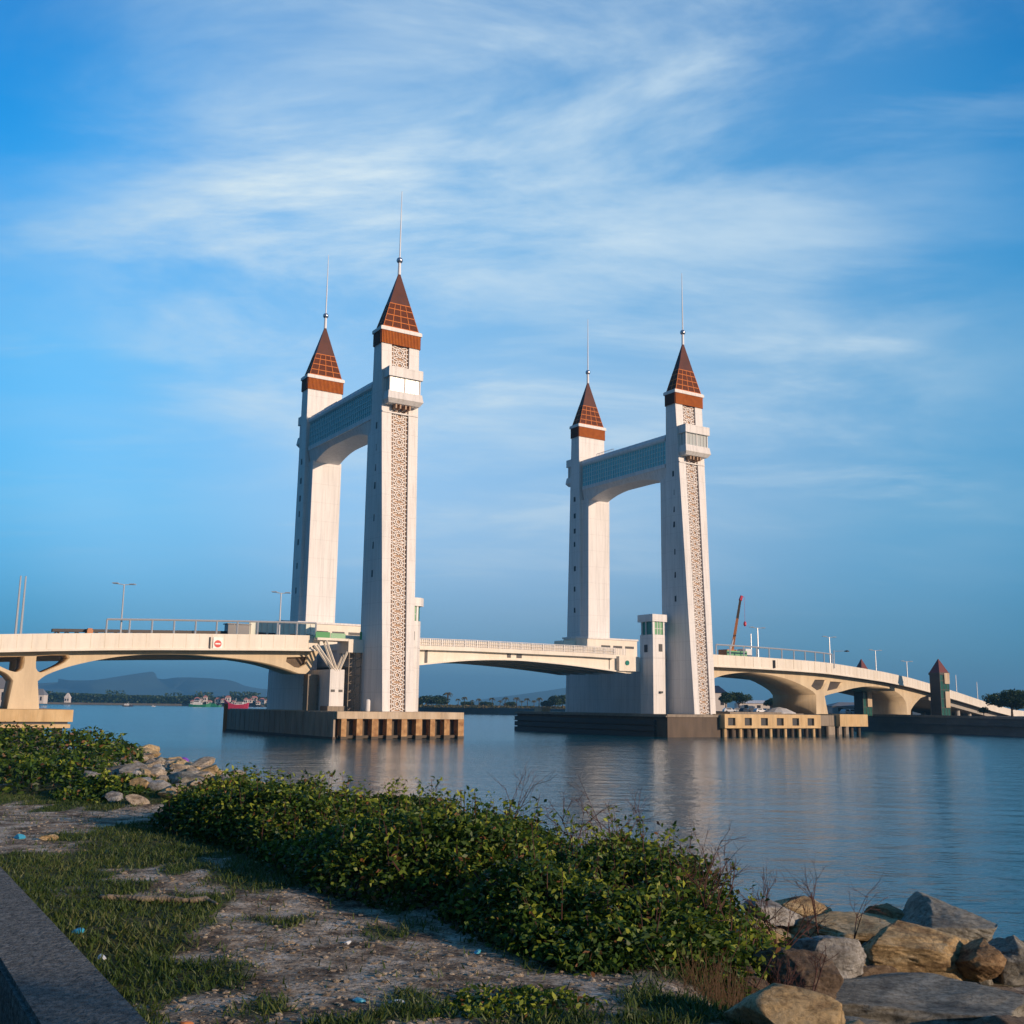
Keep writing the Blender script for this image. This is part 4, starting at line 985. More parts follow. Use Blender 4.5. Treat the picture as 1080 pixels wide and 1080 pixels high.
# ------------------------------------------------------------------ trees and palms
def tree(x, y, z, h, cr, label, group=None, n=5000, leaf=.3, name='tree', trunk_r=.2, flat=.6, lobes=9, mat='leafd', cz=.68):
    t = thing(name, label, 'tree', (x, y, z), 0, group)
    rr = random.Random(int(x*13+y*7)); m = MB()
    base = Vector((x, y, z-.3)); fork = Vector((x+rr.uniform(-.1, .1)*h*.2, y, z+h*.38))
    mid = (base+fork)/2+Vector((rr.uniform(-.03, .03)*h, rr.uniform(-.03, .03)*h, 0))
    m.tube(base, mid, trunk_r*1.3, trunk_r, 8); m.tube(mid, fork, trunk_r, trunk_r*.75, 8)
    C = []
    for i in range(lobes):
        a = 2*math.pi*i/lobes+rr.uniform(-.4, .4); q = rr.uniform(.25, .75)*cr
        cz_ = z+h*cz+rr.uniform(-.16, .2)*h*(1.25-q/cr)
        c = Vector((x+q*math.cos(a), y+q*math.sin(a), cz_)); C.append((c, rr.uniform(.34, .55)*cr))
        e1 = fork.lerp(c, .5)+Vector((0, 0, -.04*h)); m.tube(fork, e1, trunk_r*.45, trunk_r*.3, 6); m.tube(e1, c, trunk_r*.3, trunk_r*.1, 5)
    C.append((Vector((x, y, z+h*(cz+.16))), .45*cr))
    mk('trunk', m, 'trunk', t, smooth=True)
    P = []; k = n//len(C)
    for c, r in C:
        d = unit(rng.normal(size=(k, 3))); rad = r*(1-.55*rng.random((k, 1))**2)
        lump = .75+.5*vnoise(d[:, 0]*2.5+c.x, d[:, 1]*2.5+d[:, 2]*3.1)[:, None]
        P.append(np.array(c)+d*rad*lump*np.array([1, 1, flat]))
    P = np.vstack(P)
    quads('crown', leafquads(P, leaf*(.6+.7*rng.random(len(P))), leaf*.55, .4), rng.random(len(P))*.8+.2*fbm(P[:, 0], P[:, 2]), MT[mat], t)
    return t
tree(119.5, 260, 3.5, 7.4, 5.6, 'broad dark tree at the right edge beyond the quay', None, 12000, .5, trunk_r=.25, cz=.56, flat=.5, lobes=14)
tree(127, 264, 3.5, 7.6, 5.6, 'second broad dark tree, cut by the right edge of the frame', None, 12000, .5, trunk_r=.25, cz=.56, flat=.5, lobes=14)
tree(113.6, 262, 3.5, 2.4, 1.4, 'small round bush under the broad dark trees on the right bank', None, 1200, .3, trunk_r=.1, name='bush')
for i, (px, Y, h, r, lab) in enumerate([(77.5, 392, 7.2, 3.2, 'dark rounded tree just right of the rightmost tower base'), (84, 400, 7.4, 4.2, 'larger dark rounded tree beside the white hall beyond the bridge'), (101, 420, 5.5, 3.2, 'small tree before the far white hall')]):
    tree(px, Y, 3.5, h, r, lab, None, 2600, .6, trunk_r=.25)
# mid bank: palms and scrub
def Xat(px, Y): return (px-540)/1153*Y
GP = 'palms on the far breakwater'
def palm():
    t = thing('palm_tree', 'x', 'palm tree', (0, 0, 0), 0, GP)
    m = MB(); m.tube((0, 0, -.5), (.1, 0, 3), .3, .22, 6); m.tube((.1, 0, 3), (.35, 0, 6), .22, .18, 6); mk('trunk', m, 'trunk', t, world=False)
    Q = []
    for i in range(22):
        a = 2*math.pi*i/22+random.uniform(-.15, .15); el_ = random.uniform(-.3, .8); L = random.uniform(1.8, 2.4)
        for s in range(5):
            def pt(f): return np.array([.35+L*f*math.cos(a)*math.cos(el_), L*f*math.sin(a)*math.cos(el_), 6+L*f*math.sin(el_)-1.1*f*f*L*.6])
            p, q = pt(s/5), pt((s+1)/5); side = np.array([-math.sin(a), math.cos(a), 0])*.28*(1-abs(s/5-.3)); dn = np.array([0, 0, -.22])
            Q.append([p+side+dn, q+side*.8+dn, q, p]); Q.append([p, q, q-side*.8+dn, p-side+dn])
    Q = np.array(Q); quads('crown', Q, rng.random(len(Q)), MT['palm'], t)
    return t
P0 = palm(); pl = [(474.5, 620, 1.35), (492, 610, .95), (508, 605, .82), (522, 603, .9), (535, 600, .95), (547.7, 598, .95), (559, 596, .88), (571, 592, .95), (530, 640, .7), (553, 640, .7), (566, 640, .75), (486, 640, .8), (500, 640, .7)]
labs = ['tallest palm, left end of the row beyond the channel'] + ['short palm in the even row on the far breakwater']*12
for i, (px, Y, k) in enumerate(pl):
    o = P0 if i == 0 else copy_tree(P0)
    place(o, (Xat(px, Y), Y, 3.4), random.uniform(0, 6), k, label=labs[i])
scr = [(452, 618, 6.6, 6.5, 'broad dark tree right of the nearest tower across the channel'), (466, 622, 7.0, 7, 'rounded dark tree beside the tallest palm'), (443, 640, 4.5, 4, 'small tree half hidden behind the left control house'), (588, 590, 8.2, 5.5, 'large dark tree left of the right gate pier'), (596, 592, 8.6, 5, 'large dark tree touching the right gate pier'), (579, 600, 5, 3.5, 'small bushy tree left of the large dark trees'),
       (515, 650, 3.5, 4, 'low scrub tree among the palms, left of centre'), (541, 648, 3.5, 4.5, 'low scrub tree among the palms, right of centre'), (495, 655, 3.4, 4, 'low scrub tree near the left palms')]
for px, Y, h, r, lab in scr: tree(Xat(px, Y), Y, 3.3, h, r, lab, None, 2200, .9, trunk_r=.3, cz=.55)

# far left shore
FS = MB(); 
fp_ = [(-1100, 1160), (-700, 1170), (-420, 1200), (-250, 1220), (-150, 1300), (-150, 1900), (-1300, 1900)]
w = slab('ground', fp_, -2, 2.0, 'land', 'quay', 0); tag(mk('sand_bank', w, 'land'), kind='structure')
n = 26000; X_ = rng.uniform(-760, -250, n); Yb = 1205+60*rng.random(n)
H_ = 5+7*fbm(X_/22, X_*0+1.7, 4)+5*(vnoise(X_/5, X_*0+9) > .74); Zc = 2+H_*rng.random(n)**.7
C = np.stack([X_, Yb, Zc], 1); quads('far_wood', leafquads(C, 2.6, 2.0, .3), rng.random(n), MT['leafd']); tag(bpy.data.objects['far_wood'], label='hazy dark belt of trees along the far left shore', kind='stuff')
# mid breakwater ground scrub
n = 9000; px = rng.uniform(438, 600, n); Yb = 585+70*rng.random(n); X_ = (px-540)/1153*Yb
C = np.stack([X_, Yb, 3.4+2.0*rng.random(n)*fbm(X_/6, Yb/6)], 1); quads('low_scrub', leafquads(C, .9, .7, .3), rng.random(n), MT['palm']); tag(bpy.data.objects['low_scrub'], label='low scrub covering the far breakwater under the palms', kind='stuff')

HG = 'houses on the far shore'
def house(x, y, z, w_, d, h, label, rot=0, roof='roofpink', group=HG, wall='bwall', name='house', rh=None):
    t = thing(name, label, 'house', (x, y, z), rot, group); rh = rh or h*.5
    ca, sa = math.cos(rot), math.sin(rot)
    f = lambda a, b, c: (x+ca*a-sa*b, y+sa*a+ca*b, z+c)
    m = MB(); m.box(-w_/2, w_/2, -d/2, d/2, 0, h, f); mk('wall', m, wall, t)
    m = MB(); m.hexa([f(-w_/2-.4, -d/2-.4, h), f(w_/2+.4, -d/2-.4, h), f(w_/2+.4, d/2+.4, h), f(-w_/2-.4, d/2+.4, h)], [f(-w_/2+d*.35, -.1, h+rh), f(w_/2-d*.35, -.1, h+rh), f(w_/2-d*.35, .1, h+rh), f(-w_/2+d*.35, .1, h+rh)]); mk('roof', m, roof, t)
    k = max(2, int(w_/4))
    for i in range(k):
        a = -w_/2+w_*(i+.5)/k; m = MB(); m.box(a-.7, a+.7, -d/2-.03, -d/2, h*.35, h*.8, f); mk('window', m, 'dark', t)
    return t
for i, px in enumerate((206, 210.5, 215, 219, 223.5, 233, 238, 243, 248, 262, 266, 270.5, 275, 279, 283, 287)):
    Y = 1190+9*(i % 3); house(Xat(px, Y), Y, 2+(i*5 % 4), 4+1.5*(i % 3), 4, 3+1.4*(i % 2), 'pale house with pinkish roof in the row on the far left shore')
house(Xat(45, 900), 900, 1.5, 9, 8, 7, 'grey roofed house just right of the left pier, beyond the water', roof='roofgrey', group=None, rh=5)
house(Xat(4, 500), 500, 1.5, 10, 8, 8, 'grey roofed house seen left of the left pier', roof='roofgrey', group=None, rh=5)
house(Xat(74, 1150), 1150, 2, 5, 5, 5, 'tiny pointed white hut on the far shore near the left edge', roof='bwall', group=None, rh=5)
house(Xat(800, 432), 432, 3.5, 15, 10, 3.4, 'long white hall beyond the right approach pier', roof='white', group=None, rh=1.2)
house(Xat(758, 425), 425, 3.5, 7, 7, 7.2, 'tall white house with dark blue roof right of the rightmost tower', roof='boatd', group=None, rh=2.8)
house(Xat(900, 330), 330, 3.5, 14, 10, 2.4, 'low dark roofed shed seen under the right approach arch', roof='roofgrey', group=None, wall='carg')
# stalls canopy under the right approach
AW = thing('canopy', 'white market canopy at the foot of the first right pier', 'canopy', (58.5, 232, 3.5), 0)
CN = thing('fender_dolphin', 'pale low concrete block behind the recessed fender', 'fender', W(76, -2, 0), TH)
m = MB(); bx(m, 69, 82, -6, -1, -1, 4.2); mk('block', m, 'conc', CN)
for o in kids(AW): pass
m = MB(); m.lathe([(.02, 2.2), (1.5, 1.9), (3.2, 1.15), (3.3, 1.0), (3.1, .95)], W(86.5, -6.0, 3.0), 12); o = mk('cover', m, 'white', None, loc=W(86.5, -6.0, 3.0))
bpy.data.objects.remove(AW)
tag(o, label='white domed canopy at the foot of the first right pier', cat='canopy'); o.name = 'canopy'
m = MB(); bx(m, 83, 90, -9, -3, -1.5, 4.0); FB = thing('mooring_block', 'dark concrete block in the water carrying the white canopy', 'block', W(86, -6, 0), TH); mk('block', m, 'conc', FB)

# parked cars beyond the bridge
def car():
    t = thing('parked_car', 'x', 'car', (0, 0, 0), 0, 'cars parked beyond the bridge'); m = MB()
    m.hexa([(-2.1, -.85, .35), (2.1, -.85, .35), (2.1, .85, .35), (-2.1, .85, .35)], [(-2.05, -.8, .95), (2.05, -.8, .85), (2.05, .8, .85), (-2.05, .8, .95)])
    m.hexa([(-1.9, -.78, .95), (.95, -.78, .92), (.95, .78, .92), (-1.9, .78, .95)], [(-1.4, -.66, 1.45), (.35, -.66, 1.45), (.35, .66, 1.45), (-1.4, .66, 1.45)]); mk('body', m, 'carw', t, world=False)
    m = MB(); m.box(-1.3, .3, -.79, .79, 1.0, 1.36); mk('window', m, 'dark', t, world=False)
    for a in (-1.3, 1.3):
        for b in (-.88, .7):
            m = MB(); m.tube((a, b, .33), (a, b+.18, .33), .33, n=12); mk('wheel', m, 'tyre', t, world=False)
    return t
c0 = car(); c1 = copy_tree(c0); c2 = copy_tree(c0)
def repaint(o, mt):
    for k in kids(o):
        if k.name.startswith('body'): k.data = k.data.copy(); k.data.materials.clear(); k.data.materials.append(MT[mt])
repaint(c1, 'carp'); repaint(c2, 'carg')
protos = [c0, c1, c2]; colr = ['white', 'dark', 'grey']
spots = [(772, 345), (780, 350), (788, 345), (796, 352), (804, 345), (812, 350), (820, 345), (828, 352), (895, 300), (903, 305), (911, 300)]
for i, (px, Y) in enumerate(spots):
    k = (i*2+i//3) % 3
    o = protos[k] if i < 3 and protos[k].get('used') is None else copy_tree(protos[k])
    protos[k]['used'] = 1
    where = 'parked on the bank right of the rightmost tower' if px < 850 else 'parked under the right approach arch'
    place(o, (Xat(px, Y), Y, 3.52), .2+.3*(i % 3), label=colr[k]+' car '+where)
for p in bpy.data.objects:
    if 'used' in p: del p['used']
for p in protos:
    if p['label'] == 'x':
        for k in kids(p): bpy.data.objects.remove(k)
        bpy.data.objects.remove(p)

# boats
def boat(px, Y, L, hull, sup, label, rot=0, name='fishing_boat', fb=1.3):
    x = Xat(px, Y); t = thing(name, label, 'boat', (x, Y, 0), rot)
    ca, sa = math.cos(rot), math.sin(rot); f = lambda a, b, c: (x+ca*a-sa*b, Y+sa*a+ca*b, c)
    m = MB(); st_ = [(-.5, .9, 1.6), (-.35, 1, 1.2), (0, 1, 1.1), (.3, .9, 1.5), (.5, .05, 2.4)]; Bm = L*.14
    vs = []; 
    for a, b, h in st_: vs += [f(a*L*.94, -b*Bm*.7, -.4), f(a*L, -b*Bm, h*L/16*fb), f(a*L, b*Bm, h*L/16*fb), f(a*L*.94, b*Bm*.7, -.4)]
    fs = [(0, 1, 2, 3), (16, 17, 18, 19)]
    for i in range(4):
        for j in range(4): fs.append((i*4+j, i*4+(j+1) % 4, i*4+4+(j+1) % 4, i*4+4+j))
    m.add(vs, fs); mk('hull', m, hull, t)
    k = L/16
    m = MB(); m.box(-.32*L, .08*L, -Bm*.6, Bm*.6, 1.0*k, 3.2*k, f); m.box(-.28*L, -.02*L, -Bm*.5, Bm*.5, 3.2*k, 4.6*k, f); cb2 = mk('cabin', m, sup, t)
    m = MB(); m.box(-.26*L, -.04*L, -Bm*.52, Bm*.52, 3.6*k, 4.2*k, f); mk('window', m, 'dark', cb2)
    m = MB(); m.tube(f(.02*L, 0, 1*k), f(.02*L, 0, 7*k), .12*k, n=5); m.tube(f(.02*L, 0, 6*k), f(.4*L, 0, 2*k), .06*k, n=4); mk('mast', m, 'white', t)
boat(138, 900, 9, 'boatd', 'white', 'small dark hulled boat on the water left of the green boat')
boat(214, 1010, 20, 'boatg', 'white', 'white and green boat moored near the far shore')
boat(230, 1035, 12, 'boatg', 'boatg', 'low green boat right of the white and green one')
boat(252, 760, 17, 'pink', 'white', 'bright red boat just left of the left gate platform', rot=math.pi, fb=2.6)
boat(165, 950, 3.5, 'white', 'white', 'tiny white sailboat between the dark and the green boat', name='sailboat')
boat(289, 740, 6, 'boatd', 'boatd', 'dark tug nearly touching the left gate pier')
BU = MB(); BU.tube(W(-10.4, -40.8, -.5), W(-10.4, -40.8, 4.5), .35, n=8); tag(mk('marker_post', BU, 'orange', loc=W(-10.4, -40.8, 0)), label='yellow and orange marker post at the far corner of the left platform', cat='post')

# ------------------------------------------------------------------ near bank terrain
CREST = np.array([(-90, 110), (-45, 66), (-22, 42), (-13.5, 33.5), (-8.2, 28), (-5.0, 20.5), (-2.4, 16.4), (.6, 13.4), (3.2, 12.9), (4.9, 11.2), (8.5, 6.5), (15, 2), (40, -10), (100, -40)], float)
def crest_d(x, y):
    x = np.asarray(x, float); y = np.asarray(y, float); best = np.full(x.shape, 1e9); sg = np.ones(x.shape)
    for a, b in zip(CREST[:-1], CREST[1:]):
        d = b-a; L2 = (d**2).sum(); t = np.clip(((x-a[0])*d[0]+(y-a[1])*d[1])/L2, 0, 1)
        qx, qy = x-(a[0]+t*d[0]), y-(a[1]+t*d[1]); dd = np.hypot(qx, qy); cr_ = d[0]*qy-d[1]*qx
        u_ = dd < best; best = np.where(u_, dd, best); sg = np.where(u_, np.sign(cr_), sg)
    return best*np.where(sg > 0, 1, -1)
def hgt(x, y):
    d = crest_d(x, y)+.5*(fbm(np.asarray(x)/1.5+5, np.asarray(y)/1.5)-.5)
    t = np.clip((d+.7)/6.5, 0, 1); s = t*t*(3-2*t)
    z = 3.1+.16*(fbm(np.asarray(x)/3.0, np.asarray(y)/3.0)-.5)+.05*(fbm(np.asarray(x)/.5, np.asarray(y)/.5, 3)-.5)
    # the right hand bank sinks gently towards the boulders
    r = np.clip((np.asarray(x)-.9-.10*np.clip(np.asarray(y)-7, 0, 9))/1.3, 0, 1)*np.clip((np.asarray(y)-5.6)/1.6, 0, 1)
    z = z-.68*r*r*(3-2*r)
    br = np.asarray(x)/np.maximum(np.asarray(y), 1); win = np.clip((br+.42)/.03, 0, 1)*np.clip((-.205-br)/.03, 0, 1)*np.clip((np.asarray(y)-16.5)/2.5, 0, 1)*np.clip((36-np.asarray(y))/3, 0, 1)
    z = z+.34*win*np.exp(-((d+.9)/1.7)**2)*(.6+.8*fbm(np.asarray(x)/.8+9, np.asarray(y)/.8, 3))
    return z*(1-s)+(-1.5)*s
def gmask(x, y):
    """1 grass, 0 bare ground"""
    x = np.asarray(x, float); y = np.asarray(y, float)
    g = .6*fbm(x/1.3+40, y/2.2+11, 5)+.4*fbm(x/.45+7, y/.6+3, 4); bias = .032
    # sandy path
    pd = np.abs(y-(16.9+.18*x+.4*np.sin(x))); path = np.exp(-(pd/1.5)**2)*(x < -2.5)
    # bare patch in the middle
    bare = np.exp(-(((x+.9)/1.3)**2+((y-8.4)/2.8)**2))
    m_ = (g-.455+bias-.5*path-.22*bare+.10*np.clip((-x-2)/3, 0, 1))/.07
    return np.clip(m_, 0, 1)
gx = np.concatenate([np.linspace(-90, -14, 40)[:-1], np.linspace(-14, 8, 280), np.linspace(8, 60, 40)[1:]])
gy = np.concatenate([np.linspace(-60, 3, 30)[:-1], np.linspace(3, 36, 340), np.linspace(36, 120, 40)[1:]])
GX, GY = np.meshgrid(gx, gy); GZ = hgt(GX, GY)
me = bpy.data.meshes.new('ground'); nx_, ny_ = len(gx), len(gy)
me.vertices.add(nx_*ny_); me.vertices.foreach_set('co', np.stack([GX, GY, GZ], -1).reshape(-1).astype(np.float32))
ii, jj = np.meshgrid(np.arange(nx_-1), np.arange(ny_-1)); k = (jj*nx_+ii).reshape(-1)
fc = np.stack([k, k+1, k+1+nx_, k+nx_], 1).astype(np.int32)
me.loops.add(len(fc)*4); me.loops.foreach_set('vertex_index', fc.reshape(-1)); me.polygons.add(len(fc)); me.polygons.foreach_set('loop_start', np.arange(0, len(fc)*4, 4, dtype=np.int32))
me.update(calc_edges=True)
a = me.attributes.new('grass', 'FLOAT', 'POINT'); a.data.foreach_set('value', gmask(GX, GY).reshape(-1).astype(np.float32))
me.shade_smooth()
gm = bpy.data.materials.new('sandy_turf'); gm.use_nodes = True; t = gm.node_tree; pb = t.nodes['Principled BSDF']; pb.inputs['Roughness'].default_value = .95; pb.inputs['Specular IOR Level'].default_value = .15
at_ = t.nodes.new('ShaderNodeAttribute'); at_.attribute_name = 'grass'; gp = t.nodes.new('ShaderNodeNewGeometry')
def nz(sc, de=6):
    n_ = t.nodes.new('ShaderNodeTexNoise'); n_.inputs['Scale'].default_value = sc; n_.inputs['Detail'].default_value = de; n_.inputs['Roughness'].default_value = .65; t.links.new(gp.outputs['Position'], n_.inputs['Vector']); return n_.outputs[0]
def ramp(src, pts):
    r_ = t.nodes.new('ShaderNodeValToRGB'); e_ = r_.color_ramp.elements
    while len(e_) < len(pts): e_.new(.5)
    for q, (p_, c3) in zip(e_, pts): q.position = p_; q.color = (*c3, 1)
    t.links.new(src, r_.inputs[0]); return r_.outputs[0]
dirt = ramp(nz(3.4, 10), [(.34, (.10, .07, .05)), (.44, (.27, .20, .14)), (.54, (.50, .41, .31)), (.66, (.74, .66, .56))])
soil = ramp(nz(9), [(.35, (.05, .065, .02)), (.6, (.12, .12, .05)), (.75, (.28, .23, .15))])
mxx = t.nodes.new('ShaderNodeMix'); mxx.data_type = 'RGBA'; t.links.new(at_.outputs['Fac'], mxx.inputs[0]); t.links.new(dirt, mxx.inputs[6]); t.links.new(soil, mxx.inputs[7])
fn_ = ramp(nz(30, 6), [(.38, (.22, .20, .19)), (.52, (1, 1, 1))])
mm_ = t.nodes.new('ShaderNodeMix'); mm_.data_type = 'RGBA'; mm_.blend_type = 'MULTIPLY'; mm_.inputs[0].default_value = .8; t.links.new(mxx.outputs[2], mm_.inputs[6]); t.links.new(fn_, mm_.inputs[7])
t.links.new(mm_.outputs[2], pb.inputs['Base Color'])
bp = t.nodes.new('ShaderNodeBump'); bp.inputs['Strength'].default_value = .9; bp.inputs['Distance'].default_value = .10; t.links.new(nz(9, 10), bp.inputs['Height']); t.links.new(bp.outputs[0], pb.inputs['Normal'])
me.materials.append(gm); go = bpy.data.objects.new('ground', me); COL.objects.link(go); tag(go, kind='structure')

# shrubs: footprint polygon + height
def inside(P, x, y):
    P = np.array(P); c = np.zeros(len(x), bool); j = len(P)-1
    for i in range(len(P)):
        xi, yi = P[i]; xj, yj = P[j]
        c ^= ((yi > y) != (yj > y)) & (x < (xj-xi)*(y-yi)/(yj-yi+1e-12)+xi); j = i
    return c
def edge_d(P, x, y):
    P = np.array(P, float); best = np.full(len(x), 1e9)
    for a, b in zip(P, np.roll(P, -1, 0)):
        d = b-a; t_ = np.clip(((x-a[0])*d[0]+(y-a[1])*d[1])/((d**2).sum()), 0, 1); best = np.minimum(best, np.hypot(x-a[0]-t_*d[0], y-a[1]-t_*d[1]))
    return best
def shrub(P, H, n, label, leaf=.085, name='shrub', cat='shrub', sprigs=60, lump=1.1, edge=.7, tone=0.0, sprig_h=.3):
    P = np.array(P, float); c = P.mean(0); zc = float(hgt(c[0], c[1])); t = thing(name, label, cat, (c[0], c[1], zc))
    lo, hi = P.min(0), P.max(0); xs, ys = [], []
    tot = 0
    while tot < n:
        x = rng.uniform(lo[0], hi[0], n); y = rng.uniform(lo[1], hi[1], n); k = inside(P, x, y); xs.append(x[k]); ys.append(y[k]); tot += k.sum()
    x = np.concatenate(xs)[:n]; y = np.concatenate(ys)[:n]
    def topz(x, y):
        ed = edge_d(P, x, y); dome = np.clip(ed/edge, 0, 1)**.5
        l = fbm(x/lump+3, y/lump+8, 4); fine_ = vnoise(x/.22, y/.22)
        return H*dome*(.22+1.25*(l-.12)+.22*(fine_-.5)).clip(.12, 1.3), ed
    h, ed = topz(x, y); f = 1-rng.random(n)**1.9*.9
    clump = vnoise(x/.16+9, y/.16)+.6*vnoise(x/.4, y/.4+4)
    keep = rng.random(n) < np.clip(.25+clump*.6, 0, 1)
    z = hgt(x, y)+h*f; C = np.stack([x, y, z], 1)[keep]
    C[:, :2] += rng.normal(size=(len(C), 2))*.05
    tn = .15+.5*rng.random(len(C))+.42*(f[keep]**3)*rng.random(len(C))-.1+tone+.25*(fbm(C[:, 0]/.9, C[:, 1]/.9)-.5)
    Q = [leafquads(C, leaf*(.6+.8*rng.random(len(C))), leaf*.5, .45)]; TN = [tn]
    m = MB()
    # upright sprigs and stems
    k = rng.integers(0, n, sprigs)
    for i in k:
        if h[i] < H*.3: continue
        b = Vector((x[i], y[i], float(hgt(x[i], y[i]))+.05)); tp = Vector((x[i]+rng.normal()*.1, y[i]+rng.normal()*.1, b.z+h[i]+sprig_h*rng.random()))
        m.tube(b, tp, .006, .002, 4, cap=False)
        nn = 15; ff = rng.uniform(.55, 1.02, nn); L_ = np.outer(1-ff, b)+np.outer(ff, tp)+rng.normal(size=(nn, 3))*.035
        Q.append(leafquads(L_, leaf*(.7+.6*rng.random(nn)), leaf*.5, .5)); TN.append(.3+.65*rng.random(nn)+tone)
    for i in rng.integers(0, n, max(6, n//300) if sprigs else 0):
        b = Vector((x[i], y[i], float(hgt(x[i], y[i]))-.02)); tp = b+Vector((rng.normal()*.3*h[i], rng.normal()*.3*h[i], max(.02, h[i]*.8)))
        m.tube(b, tp, .014, .006, 4, cap=False)
    mk('stems', m, 'twig', t, recalc=False)
    TN = np.clip(np.concatenate(TN), 0, .86); TN[rng.random(len(TN)) < .035] = 1.0
    quads('foliage', np.concatenate(Q), TN, MT['leaf'], t)
    return t
shrub([(-4.8, 15.0), (-4.1, 13.8), (-3.2, 13.0), (-2.4, 11.6), (-1.7, 10.2), (-1.0, 9.6), (-.2, 9.6), (.6, 10.6), (.9, 12.4), (.3, 13.8), (-1.4, 16), (-2.8, 16.2), (-4.2, 15.9)], .70, 78000, 'largest green leafy shrub mass in the middle of the shore, sandy ground before it', leaf=.068, sprigs=200, lump=1.5)
shrub([(-.55, 9.3), (-.1, 8.2), (.45, 7.45), (1.05, 7.55), (1.8, 8.0), (2.4, 8.8), (2.6, 9.8), (1.9, 11.4), (1.4, 12.6), (.6, 12.0), (.2, 10.4)], .60, 62000, 'leafy shrub mass next to the boulders, its right end under dry red twigs', leaf=.062, sprigs=150, lump=.9)
shrub([(-13.5, 19.2), (-9.2, 19.6), (-8.0, 20.6), (-7.9, 23.0), (-8.6, 26.5), (-10.2, 30), (-13, 32), (-20, 36), (-26, 30), (-20, 20)], .92, 42000, 'green shrub mass at the left edge in front of the left pier', leaf=.13, sprigs=110, lump=2.2, edge=1.8, tone=-.05, sprig_h=.25)
shrub([(-7.6, 18.6), (-6.7, 18.0), (-6.0, 18.4), (-6.2, 19.6), (-7.4, 20.6), (-8.2, 20.0)], .30, 3000, 'low weedy tuft at the foot of the left shrub mass, before the rubble', leaf=.09, sprigs=20)
shrub([(-5.0, 17.3), (-4.2, 17.0), (-3.6, 17.6), (-3.9, 18.8), (-4.7, 19.0)], .5, 3000, 'small weedy tuft among the pale rubble stones', leaf=.09, sprigs=14)
shrub([(-.35, 6.35), (.2, 6.2), (.55, 6.5), (.3, 6.9), (-.25, 6.95)], .13, 1100, 'low yellow green weeds on the bare ground near the bottom centre', leaf=.05, sprigs=0, tone=.2, edge=.3)

# dry twigs
def twigs(x, y, h, n, spread, label, seed, lean=(0, 0), mat='twig'):
    rr = random.Random(seed); z = float(hgt(x, y)); t = MB()
    def grow(p, d, L, r, dep):
        q = p+d*L; t.tube(p, q, r, r*.65, 4, cap=False)
        if dep == 0: return
        for k in range(rr.choice((2, 2, 3))):
            nd = (d+Vector((rr.gauss(0, .5), rr.gauss(0, .5), rr.gauss(.05, .35)))).normalized(); grow(p+d*L*rr.uniform(.55, 1), nd, L*rr.uniform(.55, .85), r*.62, dep-1)
    for i in range(n):
        p = Vector((x+rr.uniform(-spread, spread), y+rr.uniform(-spread, spread), z)); grow(p, Vector((lean[0]+rr.gauss(0, .35), lean[1]+rr.gauss(0, .3), 1)).normalized(), h*rr.uniform(.35, .5), .009, 4)
    o = mk('dry_twigs', t, mat, loc=(x, y, z), recalc=False); return tag(o, label, 'dry twigs')
twigs(1.55, 9.0, 1.0, 7, .35, 'tangle of bare reddish twigs rising behind the right shrub mass', 3)
twigs(2.1, 9.6, .95, 6, .3, 'second bare twig tangle between the right shrub and pale boulders', 5, (.3, 0))
twigs(3.0, 10.9, .75, 3, .25, 'sparse bare twigs above the long tawny slab', 8, (.2, 0))
twigs(4.05, 12.0, .6, 1, .1, 'single thin twig standing above the dark right boulder', 12)
twigs(.3, 12.4, 1.25, 2, .3, 'thin bare sprig above the middle shrub mass against the water', 21)
twigs(-.4, 13.6, 1.3, 1, .1, 'lone upright sprig on the crest of the largest shrub mass', 22)
twigs(1.75, 7.7, .5, 9, .35, 'dark dry brush under the right shrub beside the brown boulders', 31)
twigs(1.0, 11.0, 1.0, 5, .35, 'reddish dry stems on the crest between both shrub masses', 41)

